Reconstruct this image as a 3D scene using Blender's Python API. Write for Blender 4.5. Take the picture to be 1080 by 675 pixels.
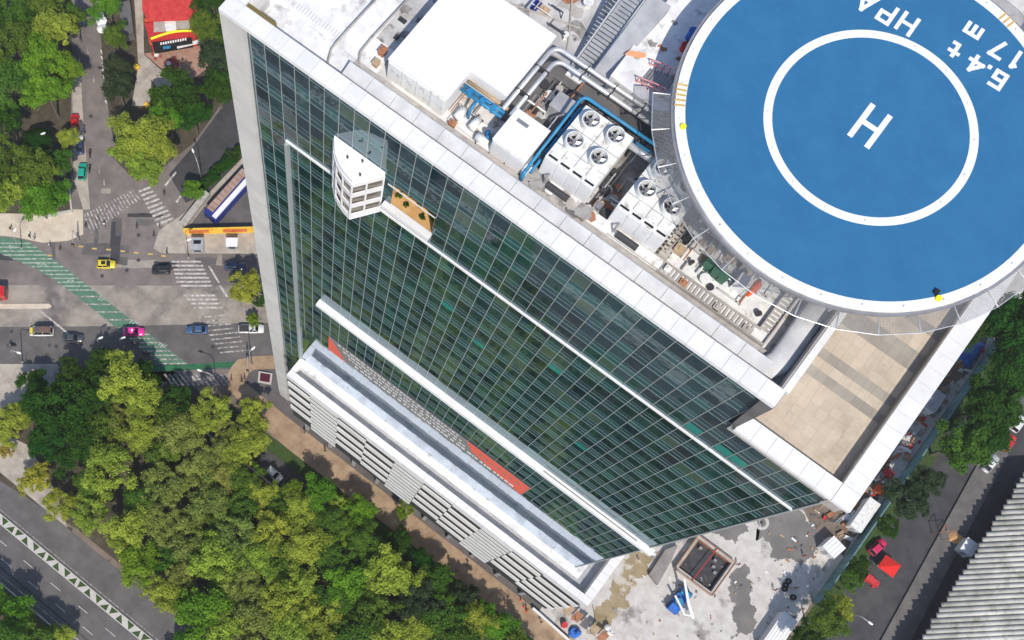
import bpy, math, random
import numpy as np
from mathutils import Vector, Matrix, Quaternion
R = math.radians
random.seed(7); np.random.seed(7)
for o in list(bpy.data.objects): bpy.data.objects.remove(o)
scene = bpy.context.scene
COL = scene.collection

# ------------------------------------------------------------------ camera
# world: X along the glass facade, Y into the building, Z up; the drone hovers 185 m above the origin
CAM_Z = 185.0
AX_R = Vector((.783546, .621278, -.008313)); AX_U = Vector((-.610332, .772110, .177036)); AX_B = Vector((.116407, -.133642, .984169))
cd = bpy.data.cameras.new('camera'); cam = bpy.data.objects.new('camera', cd); COL.objects.link(cam); scene.camera = cam
m3 = Matrix((AX_R, AX_U, AX_B)).transposed()
cam.matrix_world = Matrix.Translation((0, 0, CAM_Z)) @ m3.to_4x4()
cd.sensor_width = 36; cd.lens = 988 / 1080 * 36
cd.shift_x = (540 - 326.47) / 1080; cd.shift_y = (491.89 - 337.5) / 1080
cd.clip_start = 1; cd.clip_end = 4000
def site(u, v, h=0.0):
    """survey point: ground position (metres) of a photo pixel at height h"""
    d = AX_R * (u - 326.47) - AX_U * (v - 491.89) - AX_B * 988
    t = (h - CAM_Z) / d.z
    return Vector((d.x * t, d.y * t, h))

# ------------------------------------------------------------------ world, sun, exposure
SUN_EL, SUN_AZ = R(49), (0.71, -0.70)
w = bpy.data.worlds.new('World'); scene.world = w; w.use_nodes = True
nt = w.node_tree; sky = nt.nodes.new('ShaderNodeTexSky'); sky.sky_type = 'NISHITA'; sky.sun_disc = False
sky.sun_elevation = SUN_EL; sky.sun_rotation = math.atan2(SUN_AZ[0], SUN_AZ[1]); sky.altitude = 2200
sky.dust_density = 3.0; sky.ozone_density = .6
bg = nt.nodes['Background']; bg.inputs[1].default_value = .15; nt.links.new(sky.outputs[0], bg.inputs[0])
sd = bpy.data.lights.new('sun', 'SUN'); sd.energy = 3.4; sd.angle = R(.53); sd.color = (1, .93, .82)
sun = bpy.data.objects.new('sun', sd); COL.objects.link(sun)
sv = Vector((SUN_AZ[0] * math.cos(SUN_EL), SUN_AZ[1] * math.cos(SUN_EL), math.sin(SUN_EL)))
sun.rotation_euler = sv.to_track_quat('Z', 'Y').to_euler(); sun.location = sv * 400
vs = scene.view_settings; vs.view_transform = 'Standard'; vs.look = 'None'; vs.exposure = .38; vs.gamma = 1; vs.use_curve_mapping = False
scene.render.engine = 'CYCLES'
scene.cycles.max_bounces = 6

# ------------------------------------------------------------------ helpers
class MB:
    def __init__(s): s.v = []; s.f = []; s.m = []
    def add(s, vs, fs, m=0):
        o = len(s.v); s.v += [tuple(q) for q in vs]; s.f += [tuple(o + i for i in f) for f in fs]; s.m += [m] * len(fs); return s
    def box(s, x0, x1, y0, y1, z0, z1, m=0):
        return s.add([(x0,y0,z0),(x1,y0,z0),(x1,y1,z0),(x0,y1,z0),(x0,y0,z1),(x1,y0,z1),(x1,y1,z1),(x0,y1,z1)],
            [(0,3,2,1),(4,5,6,7),(0,1,5,4),(1,2,6,5),(2,3,7,6),(3,0,4,7)], m)
    def obox(s, c, d, L, W, z0, z1, m=0):
        """box of length L along unit dir d, width W, centre c"""
        d = Vector((d[0], d[1])).normalized(); n = Vector((-d.y, d.x)); c = Vector((c[0], c[1]))
        return s.prism([c - d*L/2 - n*W/2, c + d*L/2 - n*W/2, c + d*L/2 + n*W/2, c - d*L/2 + n*W/2], z0, z1, m)
    def prism(s, poly, z0, z1, m=0):
        a = sum(poly[i][0]*poly[(i+1) % len(poly)][1] - poly[(i+1) % len(poly)][0]*poly[i][1] for i in range(len(poly)))
        if a < 0: poly = list(poly)[::-1]
        n = len(poly)
        return s.add([(p[0],p[1],z0) for p in poly] + [(p[0],p[1],z1) for p in poly],
            [tuple(range(n))[::-1], tuple(range(n, 2*n))] + [(i,(i+1) % n,n+(i+1) % n,n+i) for i in range(n)], m)
    def sheet(s, poly, z, m=0):
        a = sum(poly[i][0]*poly[(i+1) % len(poly)][1] - poly[(i+1) % len(poly)][0]*poly[i][1] for i in range(len(poly)))
        if a < 0: poly = list(poly)[::-1]
        return s.add([(p[0],p[1],z) for p in poly], [tuple(range(len(poly)))], m)
    def tube(s, pts, r, n=8, m=0, caps=True):
        pts = [Vector(p) for p in pts]; rs = r if isinstance(r, (list, tuple)) else [r]*len(pts)
        o = []; prev = None
        for i, p in enumerate(pts):
            t = (pts[min(i+1, len(pts)-1)] - pts[max(i-1, 0)]).normalized()
            a = prev if prev is not None else (Vector((0,0,1)) if abs(t.z) < .9 else Vector((1,0,0)))
            a = (a - t*a.dot(t)).normalized(); prev = a; b = t.cross(a)
            o += [p + (a*math.cos(k*2*math.pi/n) + b*math.sin(k*2*math.pi/n))*rs[i] for k in range(n)]
        f = [(i*n+k, i*n+(k+1) % n, (i+1)*n+(k+1) % n, (i+1)*n+k) for i in range(len(pts)-1) for k in range(n)]
        if caps: f += [tuple(range(n))[::-1], tuple(range((len(pts)-1)*n, len(pts)*n))]
        return s.add(o, f, m)
    def cyl(s, c, r, z0, z1, n=16, m=0, r1=None):
        r1 = r if r1 is None else r1
        p = [(math.cos(k*2*math.pi/n), math.sin(k*2*math.pi/n)) for k in range(n)]
        return s.add([(c[0]+a*r,c[1]+b*r,z0) for a,b in p] + [(c[0]+a*r1,c[1]+b*r1,z1) for a,b in p],
            [tuple(range(n))[::-1], tuple(range(n,2*n))] + [(i,(i+1) % n,n+(i+1) % n,n+i) for i in range(n)], m)
    def ring(s, c, r0, r1, z0, z1, n=96, m=0):
        p = [(math.cos(k*2*math.pi/n), math.sin(k*2*math.pi/n)) for k in range(n)]
        v = [(c[0]+a*q,c[1]+b*q,z) for q,z in ((r0,z0),(r1,z0),(r1,z1),(r0,z1)) for a,b in p]
        return s.add(v, [(j*n+i, j*n+(i+1) % n, ((j+1) % 4)*n+(i+1) % n, ((j+1) % 4)*n+i) for j in range(4) for i in range(n)], m)
    def quad(s, a, b, c, d, m=0): return s.add([a,b,c,d], [(0,1,2,3)], m)
    def mesh(s, name, mats, smooth=False, off=(0,0,0)):
        me = bpy.data.meshes.new(name)
        me.from_pydata([(x-off[0],y-off[1],z-off[2]) for x,y,z in s.v], [], s.f)
        for mt in (mats if isinstance(mats, (list, tuple)) else [mats]): me.materials.append(mt)
        if any(s.m): me.polygons.foreach_set('material_index', s.m)
        if smooth: me.polygons.foreach_set('use_smooth', [True]*len(s.f))
        me.update(); return me
def tag(o, label=None, cat=None, group=None, kind=None):
    for k, q in (('label',label),('category',cat),('group',group),('kind',kind)):
        if q: o[k] = q
    return o
def link(name, data, parent=None, loc=None):
    o = bpy.data.objects.new(name, data); COL.objects.link(o)
    if parent: o.parent = parent
    if loc is not None: o.location = loc
    return o
def thing(name, label, cat, loc=(0,0,0), rz=0, group=None):
    o = link(name, None); o.location = loc; o.rotation_euler = (0,0,rz); o.empty_display_size = .3
    return tag(o, label, cat, group)
def base(p):
    """world position of an unrotated parent chain"""
    q = Vector((0,0,0))
    while p: q += p.location; p = p.parent
    return q
def part(name, mb, mats, parent, smooth=False):
    """mesh given in world coordinates under an unrotated parent"""
    return link(name, mb.mesh(name, mats, smooth, base(parent)), parent)
def lpart(name, mb, mats, parent, smooth=False):
    """mesh given in the parent's own coordinates"""
    return link(name, mb.mesh(name, mats, smooth), parent)
def solo(name, mb, mats, label, cat, group=None, smooth=False, at=None):
    xs = np.array(mb.v); c = at or (float(xs[:,0].mean()), float(xs[:,1].mean()), float(xs[:,2].min()))
    return tag(link(name, mb.mesh(name, mats, smooth, c), None, c), label, cat, group)
def struct(name, mb, mats, parent=None):
    o = link(name, mb.mesh(name, mats), parent)
    if not parent: o['kind'] = 'structure'
    return o
_box = {}
def unit_box(mat):
    """unit cube mesh (base centre origin) shared by alike pieces"""
    if mat.name not in _box: _box[mat.name] = MB().box(-.5,.5,-.5,.5,0,1).mesh('piece', mat)
    return _box[mat.name]
def piece(name, mat, parent, x0,x1,y0,y1,z0,z1):
    o = link(name, unit_box(mat), parent); b = base(parent)
    o.location = ((x0+x1)/2-b.x, (y0+y1)/2-b.y, z0-b.z); o.scale = (x1-x0, y1-y0, z1-z0); return o
def dup(o, parent=None):
    c = o.copy(); COL.objects.link(c)
    if parent: c.parent = parent
    for ch in list(o.children): dup(ch, c)
    return c

# ------------------------------------------------------------------ materials
M = {}
def mat(name, c1, c2=None, scale=1.0, rough=.7, metal=0.0, bump=0.0, detail=6, lo=.35, hi=.65, ior=1.45, c3=None, s3=.15, lo3=.55, hi3=.62, coords='pos', noise_rough=.6, stretch=None, b_scale=None, obj_rand=0.0):
    m = bpy.data.materials.new(name); m.use_nodes = True; N = m.node_tree.nodes; L = m.node_tree.links
    p = N['Principled BSDF']; p.inputs['Roughness'].default_value = rough; p.inputs['Metallic'].default_value = metal; p.inputs['IOR'].default_value = ior
    p.inputs['Base Color'].default_value = (*c1, 1)
    if coords == 'pos': src = N.new('ShaderNodeNewGeometry').outputs['Position']
    else: src = N.new('ShaderNodeTexCoord').outputs['Object']
    if stretch:
        mp = N.new('ShaderNodeMapping'); mp.inputs['Scale'].default_value = stretch; L.new(src, mp.inputs[0]); src = mp.outputs[0]
    col = None
    if c2:
        n = N.new('ShaderNodeTexNoise'); n.inputs['Scale'].default_value = scale; n.inputs['Detail'].default_value = detail; n.inputs['Roughness'].default_value = noise_rough
        L.new(src, n.inputs['Vector'])
        r = N.new('ShaderNodeValToRGB'); r.color_ramp.elements[0].position = lo; r.color_ramp.elements[1].position = hi
        r.color_ramp.elements[0].color = (*c1,1); r.color_ramp.elements[1].color = (*c2,1)
        L.new(n.outputs['Fac'], r.inputs[0]); col = r.outputs[0]
    if c3:
        n = N.new('ShaderNodeTexNoise'); n.inputs['Scale'].default_value = s3; n.inputs['Detail'].default_value = 7; n.inputs['Roughness'].default_value = .65
        L.new(src, n.inputs['Vector'])
        r = N.new('ShaderNodeMapRange'); r.inputs[1].default_value = lo3; r.inputs[2].default_value = hi3; L.new(n.outputs['Fac'], r.inputs[0])
        mx = N.new('ShaderNodeMix'); mx.data_type = 'RGBA'; L.new(r.outputs[0], mx.inputs[0]); L.new(col, mx.inputs[6]); mx.inputs[7].default_value = (*c3,1); col = mx.outputs[2]
    if obj_rand:
        oi = N.new('ShaderNodeObjectInfo'); mr = N.new('ShaderNodeMapRange'); mr.inputs[3].default_value = 1-obj_rand; mr.inputs[4].default_value = 1+obj_rand
        L.new(oi.outputs['Random'], mr.inputs[0]); hs = N.new('ShaderNodeHueSaturation'); L.new(mr.outputs[0], hs.inputs['Value'])
        if col: L.new(col, hs.inputs['Color'])
        else: hs.inputs['Color'].default_value = (*c1,1)
        col = hs.outputs[0]
    if col: L.new(col, p.inputs['Base Color'])
    if bump:
        n = N.new('ShaderNodeTexNoise'); n.inputs['Scale'].default_value = b_scale or scale*3; n.inputs['Detail'].default_value = 6; L.new(src, n.inputs['Vector'])
        b = N.new('ShaderNodeBump'); b.inputs['Strength'].default_value = bump; b.inputs['Distance'].default_value = .05; L.new(n.outputs['Fac'], b.inputs['Height']); L.new(b.outputs[0], p.inputs['Normal'])
    M[name] = m; return m
mat('asphalt', (.155,.133,.125), (.215,.187,.174), .35, .9, bump=.3, c3=(.115,.102,.10), s3=.07, lo3=.5, hi3=.68, b_scale=6)
mat('asphalt_dark_and_shade', (.04,.04,.044), (.062,.061,.066), .3, .8, bump=.3, c3=(.085,.08,.078), s3=.09, lo3=.56, hi3=.75, b_scale=6)  # darkest asphalt; also carries the painted shade of the side and diagonal streets
mat('platform', (.10,.095,.092), (.15,.14,.135), .4, .9, bump=.2)
mat('panel_pale', (.50,.505,.515), (.64,.645,.65), .7, .6)
mat('yard_floor', (.19,.175,.165), (.34,.33,.325), .9, .85, lo=.4, hi=.58, bump=.2)
mat('asphalt_dark', (.090,.083,.083), (.135,.125,.124), .3, .85, bump=.3, c3=(.16,.148,.142), s3=.09, lo3=.56, hi3=.75, b_scale=6)
mat('concrete_lane', (.25,.215,.185), (.36,.32,.275), .3, .9, bump=.2, c3=(.13,.12,.115), s3=.1, lo3=.48, hi3=.62, b_scale=5)
mat('pavement', (.33,.29,.25), (.46,.41,.35), .5, .9, bump=.2, c3=(.24,.21,.19), s3=.2, lo3=.52, hi3=.7)
mat('plaza', (.52,.44,.35), (.62,.54,.44), .6, .9, bump=.15, c3=(.40,.34,.28), s3=.25, lo3=.52, hi3=.7)
mat('brown_walk', (.27,.18,.115), (.40,.29,.19), .35, .9, bump=.2, c3=(.20,.14,.10), s3=.3, lo3=.52, hi3=.68)
mat('soil', (.05,.042,.03), (.09,.075,.05), .6, .95, bump=.5)
mat('dirt', (.14,.11,.085), (.24,.19,.15), .3, .95, bump=.4, c3=(.07,.06,.05), s3=.15)
mat('kerb', (.42,.40,.37), (.52,.5,.47), 2, .9)
mat('court_concrete', (.46,.435,.405), (.58,.555,.525), .5, .9, bump=.15, c3=(.24,.22,.20), s3=.16, lo3=.56, hi3=.66)
mat('court_tan', (.26,.20,.11), (.36,.29,.18), .4, .9, c3=(.5,.46,.4), s3=.12, lo3=.56, hi3=.6)
mat('paint_white', (.22,.20,.19), (.60,.575,.54), 1.5, .8, lo=.34, hi=.60)
mat('lane_white', (.14,.22,.16), (.42,.46,.40), 1.2, .85, lo=.34, hi=.62)
mat('paint_white_worn', (.16,.145,.14), (.55,.52,.48), 1.6, .85, lo=.42, hi=.62)
mat('paint_yellow', (.5,.33,.1), (.62,.42,.14), 2, .8)
mat('paint_green', (.075,.155,.105), (.10,.215,.14), .8, .85, c3=(.1,.12,.1), s3=.4, lo3=.58, hi3=.75)
mat('paint_green_dark', (.02,.10,.05), (.03,.16,.07), .8, .85, c3=(.07,.075,.075), s3=.4, lo3=.55, hi3=.75)
mat('grass', (.025,.05,.012), (.05,.09,.02), 2, .95, bump=.8)
mat('louvre_white', (.66,.635,.605), (.74,.715,.69), .3, .6, obj_rand=.05, c3=(.52,.49,.46), s3=.8, lo3=.56, hi3=.8)
mat('court_stain', (.15,.14,.135), (.22,.205,.195), .25, .9, lo=.4, hi=.75, bump=.1)
mat('white_clad', (.68,.67,.665), (.75,.74,.735), .25, .55, obj_rand=.035, c3=(.55,.535,.51), s3=1.1, lo3=.58, hi3=.82)
mat('pier_clad', (.52,.50,.475), (.60,.58,.55), .3, .6, obj_rand=.05)
mat('coping', (.70,.695,.695), (.78,.775,.775), .3, .55, obj_rand=.04, c3=(.58,.57,.555), s3=1.3, lo3=.56, hi3=.8)
mat('roof_white', (.58,.57,.565), (.80,.80,.795), .45, .7, lo=.32, hi=.55, c3=(.36,.34,.32), s3=.7, lo3=.56, hi3=.72)
mat('roof_stained', (.36,.35,.345), (.58,.57,.565), .45, .85, lo=.35, hi=.62, c3=(.13,.115,.10), s3=.8, lo3=.58, hi3=.68, bump=.2)
mat('roof_deck', (.50,.48,.46), (.72,.70,.685), .6, .85, lo=.35, hi=.6, c3=(.20,.165,.13), s3=.7, lo3=.55, hi3=.68, bump=.2)
mat('gutter_dirty', (.34,.315,.29), (.46,.43,.40), 1.2, .9, c3=(.2,.16,.12), s3=1.0, lo3=.6, hi3=.75)
mat('core', (.30,.31,.32), (.36,.37,.38), .2, .7)
mat('dark_core', (.015,.02,.022), rough=.8)
mat('aluminium', (.36,.39,.38), rough=.45, metal=.2)
mat('transom_grey', (.17,.225,.215), rough=.4, metal=.2)
mat('ledge_white', (.68,.67,.655), (.78,.77,.755), .5, .6, c3=(.55,.53,.5), s3=.8, lo3=.6, hi3=.8)
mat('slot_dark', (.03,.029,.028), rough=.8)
mat('dark_panel', (.11,.105,.105), (.15,.145,.145), .5, .5)
mat('tile_a', (.48,.405,.315), (.56,.475,.375), .35, .85, obj_rand=.06, c3=(.40,.335,.26), s3=.5, lo3=.5, hi3=.7)
mat('tile_bed', (.46,.37,.275), (.52,.42,.31), .5, .9)
mat('tile_b', (.29,.265,.225), (.36,.325,.275), .5, .85, obj_rand=.08)
mat('pad_blue', (.017,.125,.275), (.024,.150,.31), .35, .65, lo=.3, hi=.7, bump=.05, c3=(.030,.165,.325), s3=1.6, lo3=.52, hi3=.85)
mat('scuff', (.02,.135,.28), (.05,.19,.34), 3, .7)
mat('pad_white', (.72,.72,.715), (.82,.82,.82), .8, .6, c3=(.58,.59,.60), s3=2.5, lo3=.56, hi3=.75)
mat('steel_grey', (.30,.30,.31), (.38,.38,.39), .8, .5, metal=.5)
mat('galvanised', (.55,.56,.57), (.66,.67,.68), 1.2, .45, metal=.5, coords='obj')
mat('dark_metal', (.06,.06,.065), rough=.5, metal=.3)
mat('machine_white', (.68,.68,.66), (.80,.80,.78), 1.5, .5, c3=(.36,.32,.27), s3=1.6, lo3=.54, hi3=.72)
mat('pipe_blue', (.02,.17,.36), (.035,.26,.47), 1.0, .5, c3=(.08,.12,.16), s3=1.5, lo3=.58, hi3=.75)
mat('brass', (.30,.22,.07), rough=.45, metal=.5)
mat('orange_fabric', (.72,.10,.02), rough=.8)
mat('orange_pale', (.8,.36,.18), rough=.8)
mat('red_paint', (.45,.02,.03), (.55,.05,.05), 2, .5)
mat('red_white', (.62,.10,.14), (.75,.45,.45), 3, .6)
mat('green_box', (.05,.13,.09), rough=.5)
mat('yellow', (.85,.72,.02), rough=.6)
mat('black', (.012,.012,.014), rough=.6)
mat('rubber', (.018,.018,.02), rough=.9)
mat('teal_fence', (.10,.20,.21), (.15,.27,.275), .6, .6, obj_rand=.15)
mat('red_roof', (.50,.035,.03), (.62,.06,.05), .8, .7)
mat('patio_brick', (.30,.17,.125), (.42,.26,.20), 1.2, .9)
mat('rust', (.30,.12,.06), (.42,.2,.11), 1.0, .85)
mat('timber', (.34,.24,.15), (.48,.36,.24), 1.0, .85)
mat('tarp_blue', (.02,.10,.42), (.03,.16,.55), .8, .6, bump=.4)
mat('grey_sheet', (.30,.31,.33), (.42,.43,.45), .7, .5)
mat('corrugated', (.36,.36,.33), (.52,.515,.48), .35, .8, obj_rand=.16, c3=(.22,.23,.17), s3=.4, lo3=.5, hi3=.72)
mat('bus_roof', (.30,.21,.18), (.42,.31,.27), .7, .7)
mat('bus_blue', (.02,.035,.22), rough=.4)
mat('billboard_yellow', (.75,.42,.03), (.85,.55,.06), .5, .7)
mat('billboard_red', (.5,.07,.03), (.7,.25,.08), 1.0, .7)
mat('white_plain', (.78,.78,.78), rough=.6)
mat('banner_grey', (.20,.195,.185), rough=.7)
mat('banner_salmon', (.70,.12,.075), rough=.7)
mat('bark', (.10,.08,.06), (.17,.14,.11), 3, .95, coords='obj')
mat('lamp_pole', (.48,.46,.43), rough=.5, metal=.3)
mat('car_glass', (.012,.016,.02), rough=.06, ior=1.5)
mat('rim', (.45,.45,.46), rough=.35, metal=.8)
mat('headlight', (.8,.8,.78), rough=.15)
mat('taillight', (.35,.01,.01), rough=.2)
mat('skin', (.36,.20,.13), rough=.6)
mat('hair', (.02,.015,.012), rough=.7)
mat('denim', (.04,.05,.09), rough=.9)
mat('soil_orange', (.50,.27,.10), (.62,.38,.16), 1.2, .9)
mat('pit_dark', (.03,.03,.034), (.06,.06,.065), .8, .8, c3=(.16,.16,.16), s3=.6, lo3=.6, hi3=.7)
mat('ramp_grey', (.20,.185,.175), (.27,.25,.235), .5, .7)
def glass_mat(name, tint, gain=1.35, gcol=(.68,.79,.88,1)):
    m = bpy.data.materials.new(name); m.use_nodes = True; N = m.node_tree.nodes; L = m.node_tree.links; p = N['Principled BSDF']
    g = N.new('ShaderNodeNewGeometry'); sp = N.new('ShaderNodeSeparateXYZ'); L.new(g.outputs['Position'], sp.inputs[0])
    def fl(o, a, b):
        q = N.new('ShaderNodeMath'); q.operation = 'MULTIPLY_ADD'; L.new(o, q.inputs[0]); q.inputs[1].default_value = 1/a; q.inputs[2].default_value = -b/a
        f = N.new('ShaderNodeMath'); f.operation = 'FLOOR'; L.new(q.outputs[0], f.inputs[0]); return f.outputs[0]
    cb = N.new('ShaderNodeCombineXYZ'); L.new(fl(sp.outputs[0], 1.511, -10.585), cb.inputs[0]); L.new(fl(sp.outputs[2], 3.37, 75.5), cb.inputs[1])
    wn = N.new('ShaderNodeTexWhiteNoise'); L.new(cb.outputs[0], wn.inputs['Vector'])
    r = N.new('ShaderNodeValToRGB'); e = r.color_ramp.elements; e[0].position = 0; e[0].color = (.006*tint[0],.018*tint[1],.026*tint[2],1); e[1].position = 1; e[1].color = (.030*tint[0],.062*tint[1],.060*tint[2],1)
    x = e.new(.55); x.color = (.013*tint[0],.036*tint[1],.046*tint[2],1); x = e.new(.9); x.color = (.013*tint[0],.054*tint[1],.056*tint[2],1)
    L.new(wn.outputs['Value'], r.inputs[0]); N.remove(p)
    n = N.new('ShaderNodeTexNoise'); n.inputs['Scale'].default_value = .9; n.inputs['Detail'].default_value = 2; L.new(g.outputs['Position'], n.inputs['Vector'])
    b = N.new('ShaderNodeBump'); b.inputs['Strength'].default_value = .13; b.inputs['Distance'].default_value = .05; L.new(n.outputs['Fac'], b.inputs['Height'])
    df = N.new('ShaderNodeBsdfDiffuse'); L.new(r.outputs[0], df.inputs[0])
    gl = N.new('ShaderNodeBsdfGlossy'); gl.inputs['Color'].default_value = gcol; gl.inputs['Roughness'].default_value = .03; L.new(b.outputs[0], gl.inputs['Normal'])
    fr = N.new('ShaderNodeFresnel'); fr.inputs['IOR'].default_value = 2.0; k = N.new('ShaderNodeMath'); k.operation = 'MULTIPLY'; k.use_clamp = True; k.inputs[1].default_value = gain; L.new(fr.outputs[0], k.inputs[0])
    mx = N.new('ShaderNodeMixShader'); L.new(k.outputs[0], mx.inputs[0]); L.new(df.outputs[0], mx.inputs[1]); L.new(gl.outputs[0], mx.inputs[2]); L.new(mx.outputs[0], N['Material Output'].inputs[0])
    M[name] = m
glass_mat('curtain_glass', (1,1,1)); glass_mat('spandrel_glass', (1.9,1.9,1.9)); glass_mat('mirror_glass', (1.6,1.8,2.0), 2.0, (.84,.90,1,1))
mat('teal_glass', (.02,.22,.19), rough=.05, ior=1.75); mat('pod_glass', (.12,.105,.085), (.19,.165,.135), 1.0, .08, ior=1.6)
mat('blind_glass', (.05,.09,.07), rough=.06, ior=1.75)
def leaf_mat(name, c, trans=.48):
    m = bpy.data.materials.new(name); m.use_nodes = True; N = m.node_tree.nodes; L = m.node_tree.links
    for q in list(N):
        if q.type == 'BSDF_PRINCIPLED': N.remove(q)
    at = N.new('ShaderNodeAttribute'); at.attribute_name = 'tone'
    oi = N.new('ShaderNodeObjectInfo')
    hs = N.new('ShaderNodeHueSaturation'); hs.inputs['Color'].default_value = (*c,1)
    a = N.new('ShaderNodeMapRange'); a.inputs[3].default_value = .55; a.inputs[4].default_value = 1.5; L.new(at.outputs['Fac'], a.inputs[0]); L.new(a.outputs[0], hs.inputs['Value'])
    h = N.new('ShaderNodeMath'); h.operation = 'MULTIPLY_ADD'; h.inputs[1].default_value = .05; h.inputs[2].default_value = .475; L.new(oi.outputs['Random'], h.inputs[0])
    h2 = N.new('ShaderNodeMath'); h2.operation = 'MULTIPLY_ADD'; h2.inputs[1].default_value = -.03; L.new(at.outputs['Fac'], h2.inputs[0]); L.new(h.outputs[0], h2.inputs[2])
    h3 = N.new('ShaderNodeMath'); h3.operation = 'ADD'; h3.inputs[1].default_value = .015; L.new(h2.outputs[0], h3.inputs[0]); L.new(h3.outputs[0], hs.inputs['Hue'])
    d = N.new('ShaderNodeBsdfDiffuse'); t = N.new('ShaderNodeBsdfTranslucent'); mx = N.new('ShaderNodeMixShader'); mx.inputs[0].default_value = trans
    L.new(hs.outputs[0], d.inputs[0]); L.new(hs.outputs[0], t.inputs[0]); L.new(d.outputs[0], mx.inputs[1]); L.new(t.outputs[0], mx.inputs[2]); L.new(mx.outputs[0], N['Material Output'].inputs[0])
    M[name] = m
for k, c in dict(D=(.045,.125,.018), G=(.125,.225,.034), B=(.175,.325,.030), Y=(.345,.43,.065), O=(.275,.335,.08), A=(.42,.38,.06), K=(.06,.095,.045)).items(): leaf_mat('leaf_'+k, c)
def paint(name, c):
    if name in M: return M[name]
    m = mat(name, c, rough=.28, ior=1.5); m.node_tree.nodes['Principled BSDF'].inputs['Coat Weight'].default_value = .6; return m
# ------------------------------------------------------------------ ground, roads, pavements
def px(*pts, h=0): return [site(u, v, h) for u, v in pts]
def ragged(pts, k=.19, n=5):
    '''irregular stain outline by midpoint displacement'''
    for _ in range(n):
        o = []
        for a, b in zip(pts, pts[1:]+pts[:1]):
            d = b-a; o += [a, (a+b)/2 + Vector((-d.y,d.x,0))*random.uniform(-k,k)*1.6]
        pts = o
    return pts
struct('ground', MB().add([(-1500,-1500,-.02),(1500,-1500,-.02),(1500,1500,-.02),(-1500,1500,-.02)], [(0,1,2,3)]), M['dirt'])
struct('road', MB().sheet(px((-260,262),(-260,-150),(330,-150),(310,120),(296,395),(240,400),(-260,420)), .01), M['asphalt'])
struct('concrete_bus_lane', MB().sheet(px((-200,300),(120,301),(292,302),(294,340),(120,344),(-200,346)), .014), M['concrete_lane'])
struct('dark_carriageway', MB().sheet(px((-200,346),(120,344),(294,340),(294,389),(120,390),(-200,392)), .015), M['asphalt_dark'])
# highway at the lower left: runs along X
struct('highway', MB().box(-200,60,-60,-14.5,-.5,.012), M['asphalt_dark'])
struct('service_street', MB().box(-60,60,6,23.4,-.5,.010), M['asphalt_dark_and_shade'])
struct('grove_soil', MB().prism([site(-60,384),site(120,388),site(160,408),site(180,416),site(232,416),Vector((-44,22.5,0)),Vector((-44,9,0)),Vector((45,9,0)),Vector((45,-13.4,0)),Vector((-50,-13.4,0)),site(-60,470)], -.3, .10), M['soil'])
struct('grove_pavement', MB().prism([Vector((-140,-14.4,0)),Vector((-52,-14.4,0)),site(60,520),site(30,470),site(-30,440),Vector((-140,0,0))], -.3, .13), M['pavement'])
struct('corner_pavement', MB().prism(px((-60,384),(60,384),(72,400),(40,440),(-60,450)), -.3, .135), M['pavement'])
# left block: park + pale plaza corner
struct('park_soil', MB().prism(px((-200,-120),(74,-120),(76,60),(73,180),(75,222),(40,226),(-200,236)), -.3, .11), M['soil'])
struct('plaza', MB().prism(px((-200,222),(44,226),(75,221),(87.5,221),(88,247),(72,254),(45,256),(15,250),(-200,230)), -.3, .13), M['plaza'])
struct('kerb', MB().prism(px((75,222),(71.5,190),(73.5,190),(77,224)), 0, .5).prism(px((44,229),(75,222),(77,224.5),(46,231.5)), 0, .5), M['kerb'])
struct('parking_strip', MB().sheet(px((76,90),(84,60),(88,130),(95,221),(88,221),(78,190)), .022), M['pavement'])
struct('island_soil', MB().prism(px((100,-120),(105,20),(112,100),(118,165),(140,188),(172,176),(203,152),(232,112),(252,60),(262,-120)), -.3, .11), M['soil'])
struct('island_path', MB().prism(px((138,-60),(146,70),(139,112),(158,112),(160,84),(170,100),(184,87),(152,58),(150,-60)), -.3, .14), M['pavement'])
struct('island_walk', MB().prism(px((102,20),(104,20),(116,130),(124,165),(118,165),(108,100)), -.3, .145), M['asphalt'])
struct('patio', MB().prism(px((152,57),(210,48),(222,70),(200,86),(184,84)), -.3, .16), M['patio_brick'])
struct('corner_walk', MB().prism(px((162,262),(168,243),(190,228),(222,202),(262,160),(310,110),(312,268),(170,267)), -.3, .13), M['pavement'])
struct('bus_yard', MB().sheet(px((197,243),(224,206),(262,168),(310,120),(312,242)), .136), M['asphalt_dark'])
struct('diagonal_street', MB().sheet(px((178,184),(205,153),(234,113),(254,62),(264,-60),(310,-60),(310,112),(262,160),(222,202),(196,214)), .0135), M['asphalt_dark_and_shade'])  # the street's shade, laid in as a near-black sheet
struct('median_island', MB().prism(px((-200,321),(52,320.5),(55,323),(52,325.5),(-200,327)), 0, .18), M['plaza'])
# brown forecourt of the tower and its sunken court
struct('sidewalk', MB().prism(px((239.6,410),(240,394),(245,386),(250.7,379.5),(262.6,376),(292,374.5),(292,389),(268.5,389.8),(262.6,393),(258,403),(300,437.5))+[Vector((42,30.2,0)),Vector((42,25.4,0)),Vector((-28,25.2,0))], -.3, .14), M['brown_walk'])
struct('sunken_court', MB().prism(px((292,389),(268.5,389.8),(262.6,393),(258,403),(300,437.5))+[Vector((31,30.2,0)),Vector((31,36,0)),Vector((-34,36,0))], -.4, .05), M['asphalt_dark'])
struct('verge', MB().prism([Vector((-42,25.1,0)),Vector((42,25.3,0)),Vector((42,22.6,0)),Vector((-44,22.6,0))], -.3, .12), M['grass'])
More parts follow.
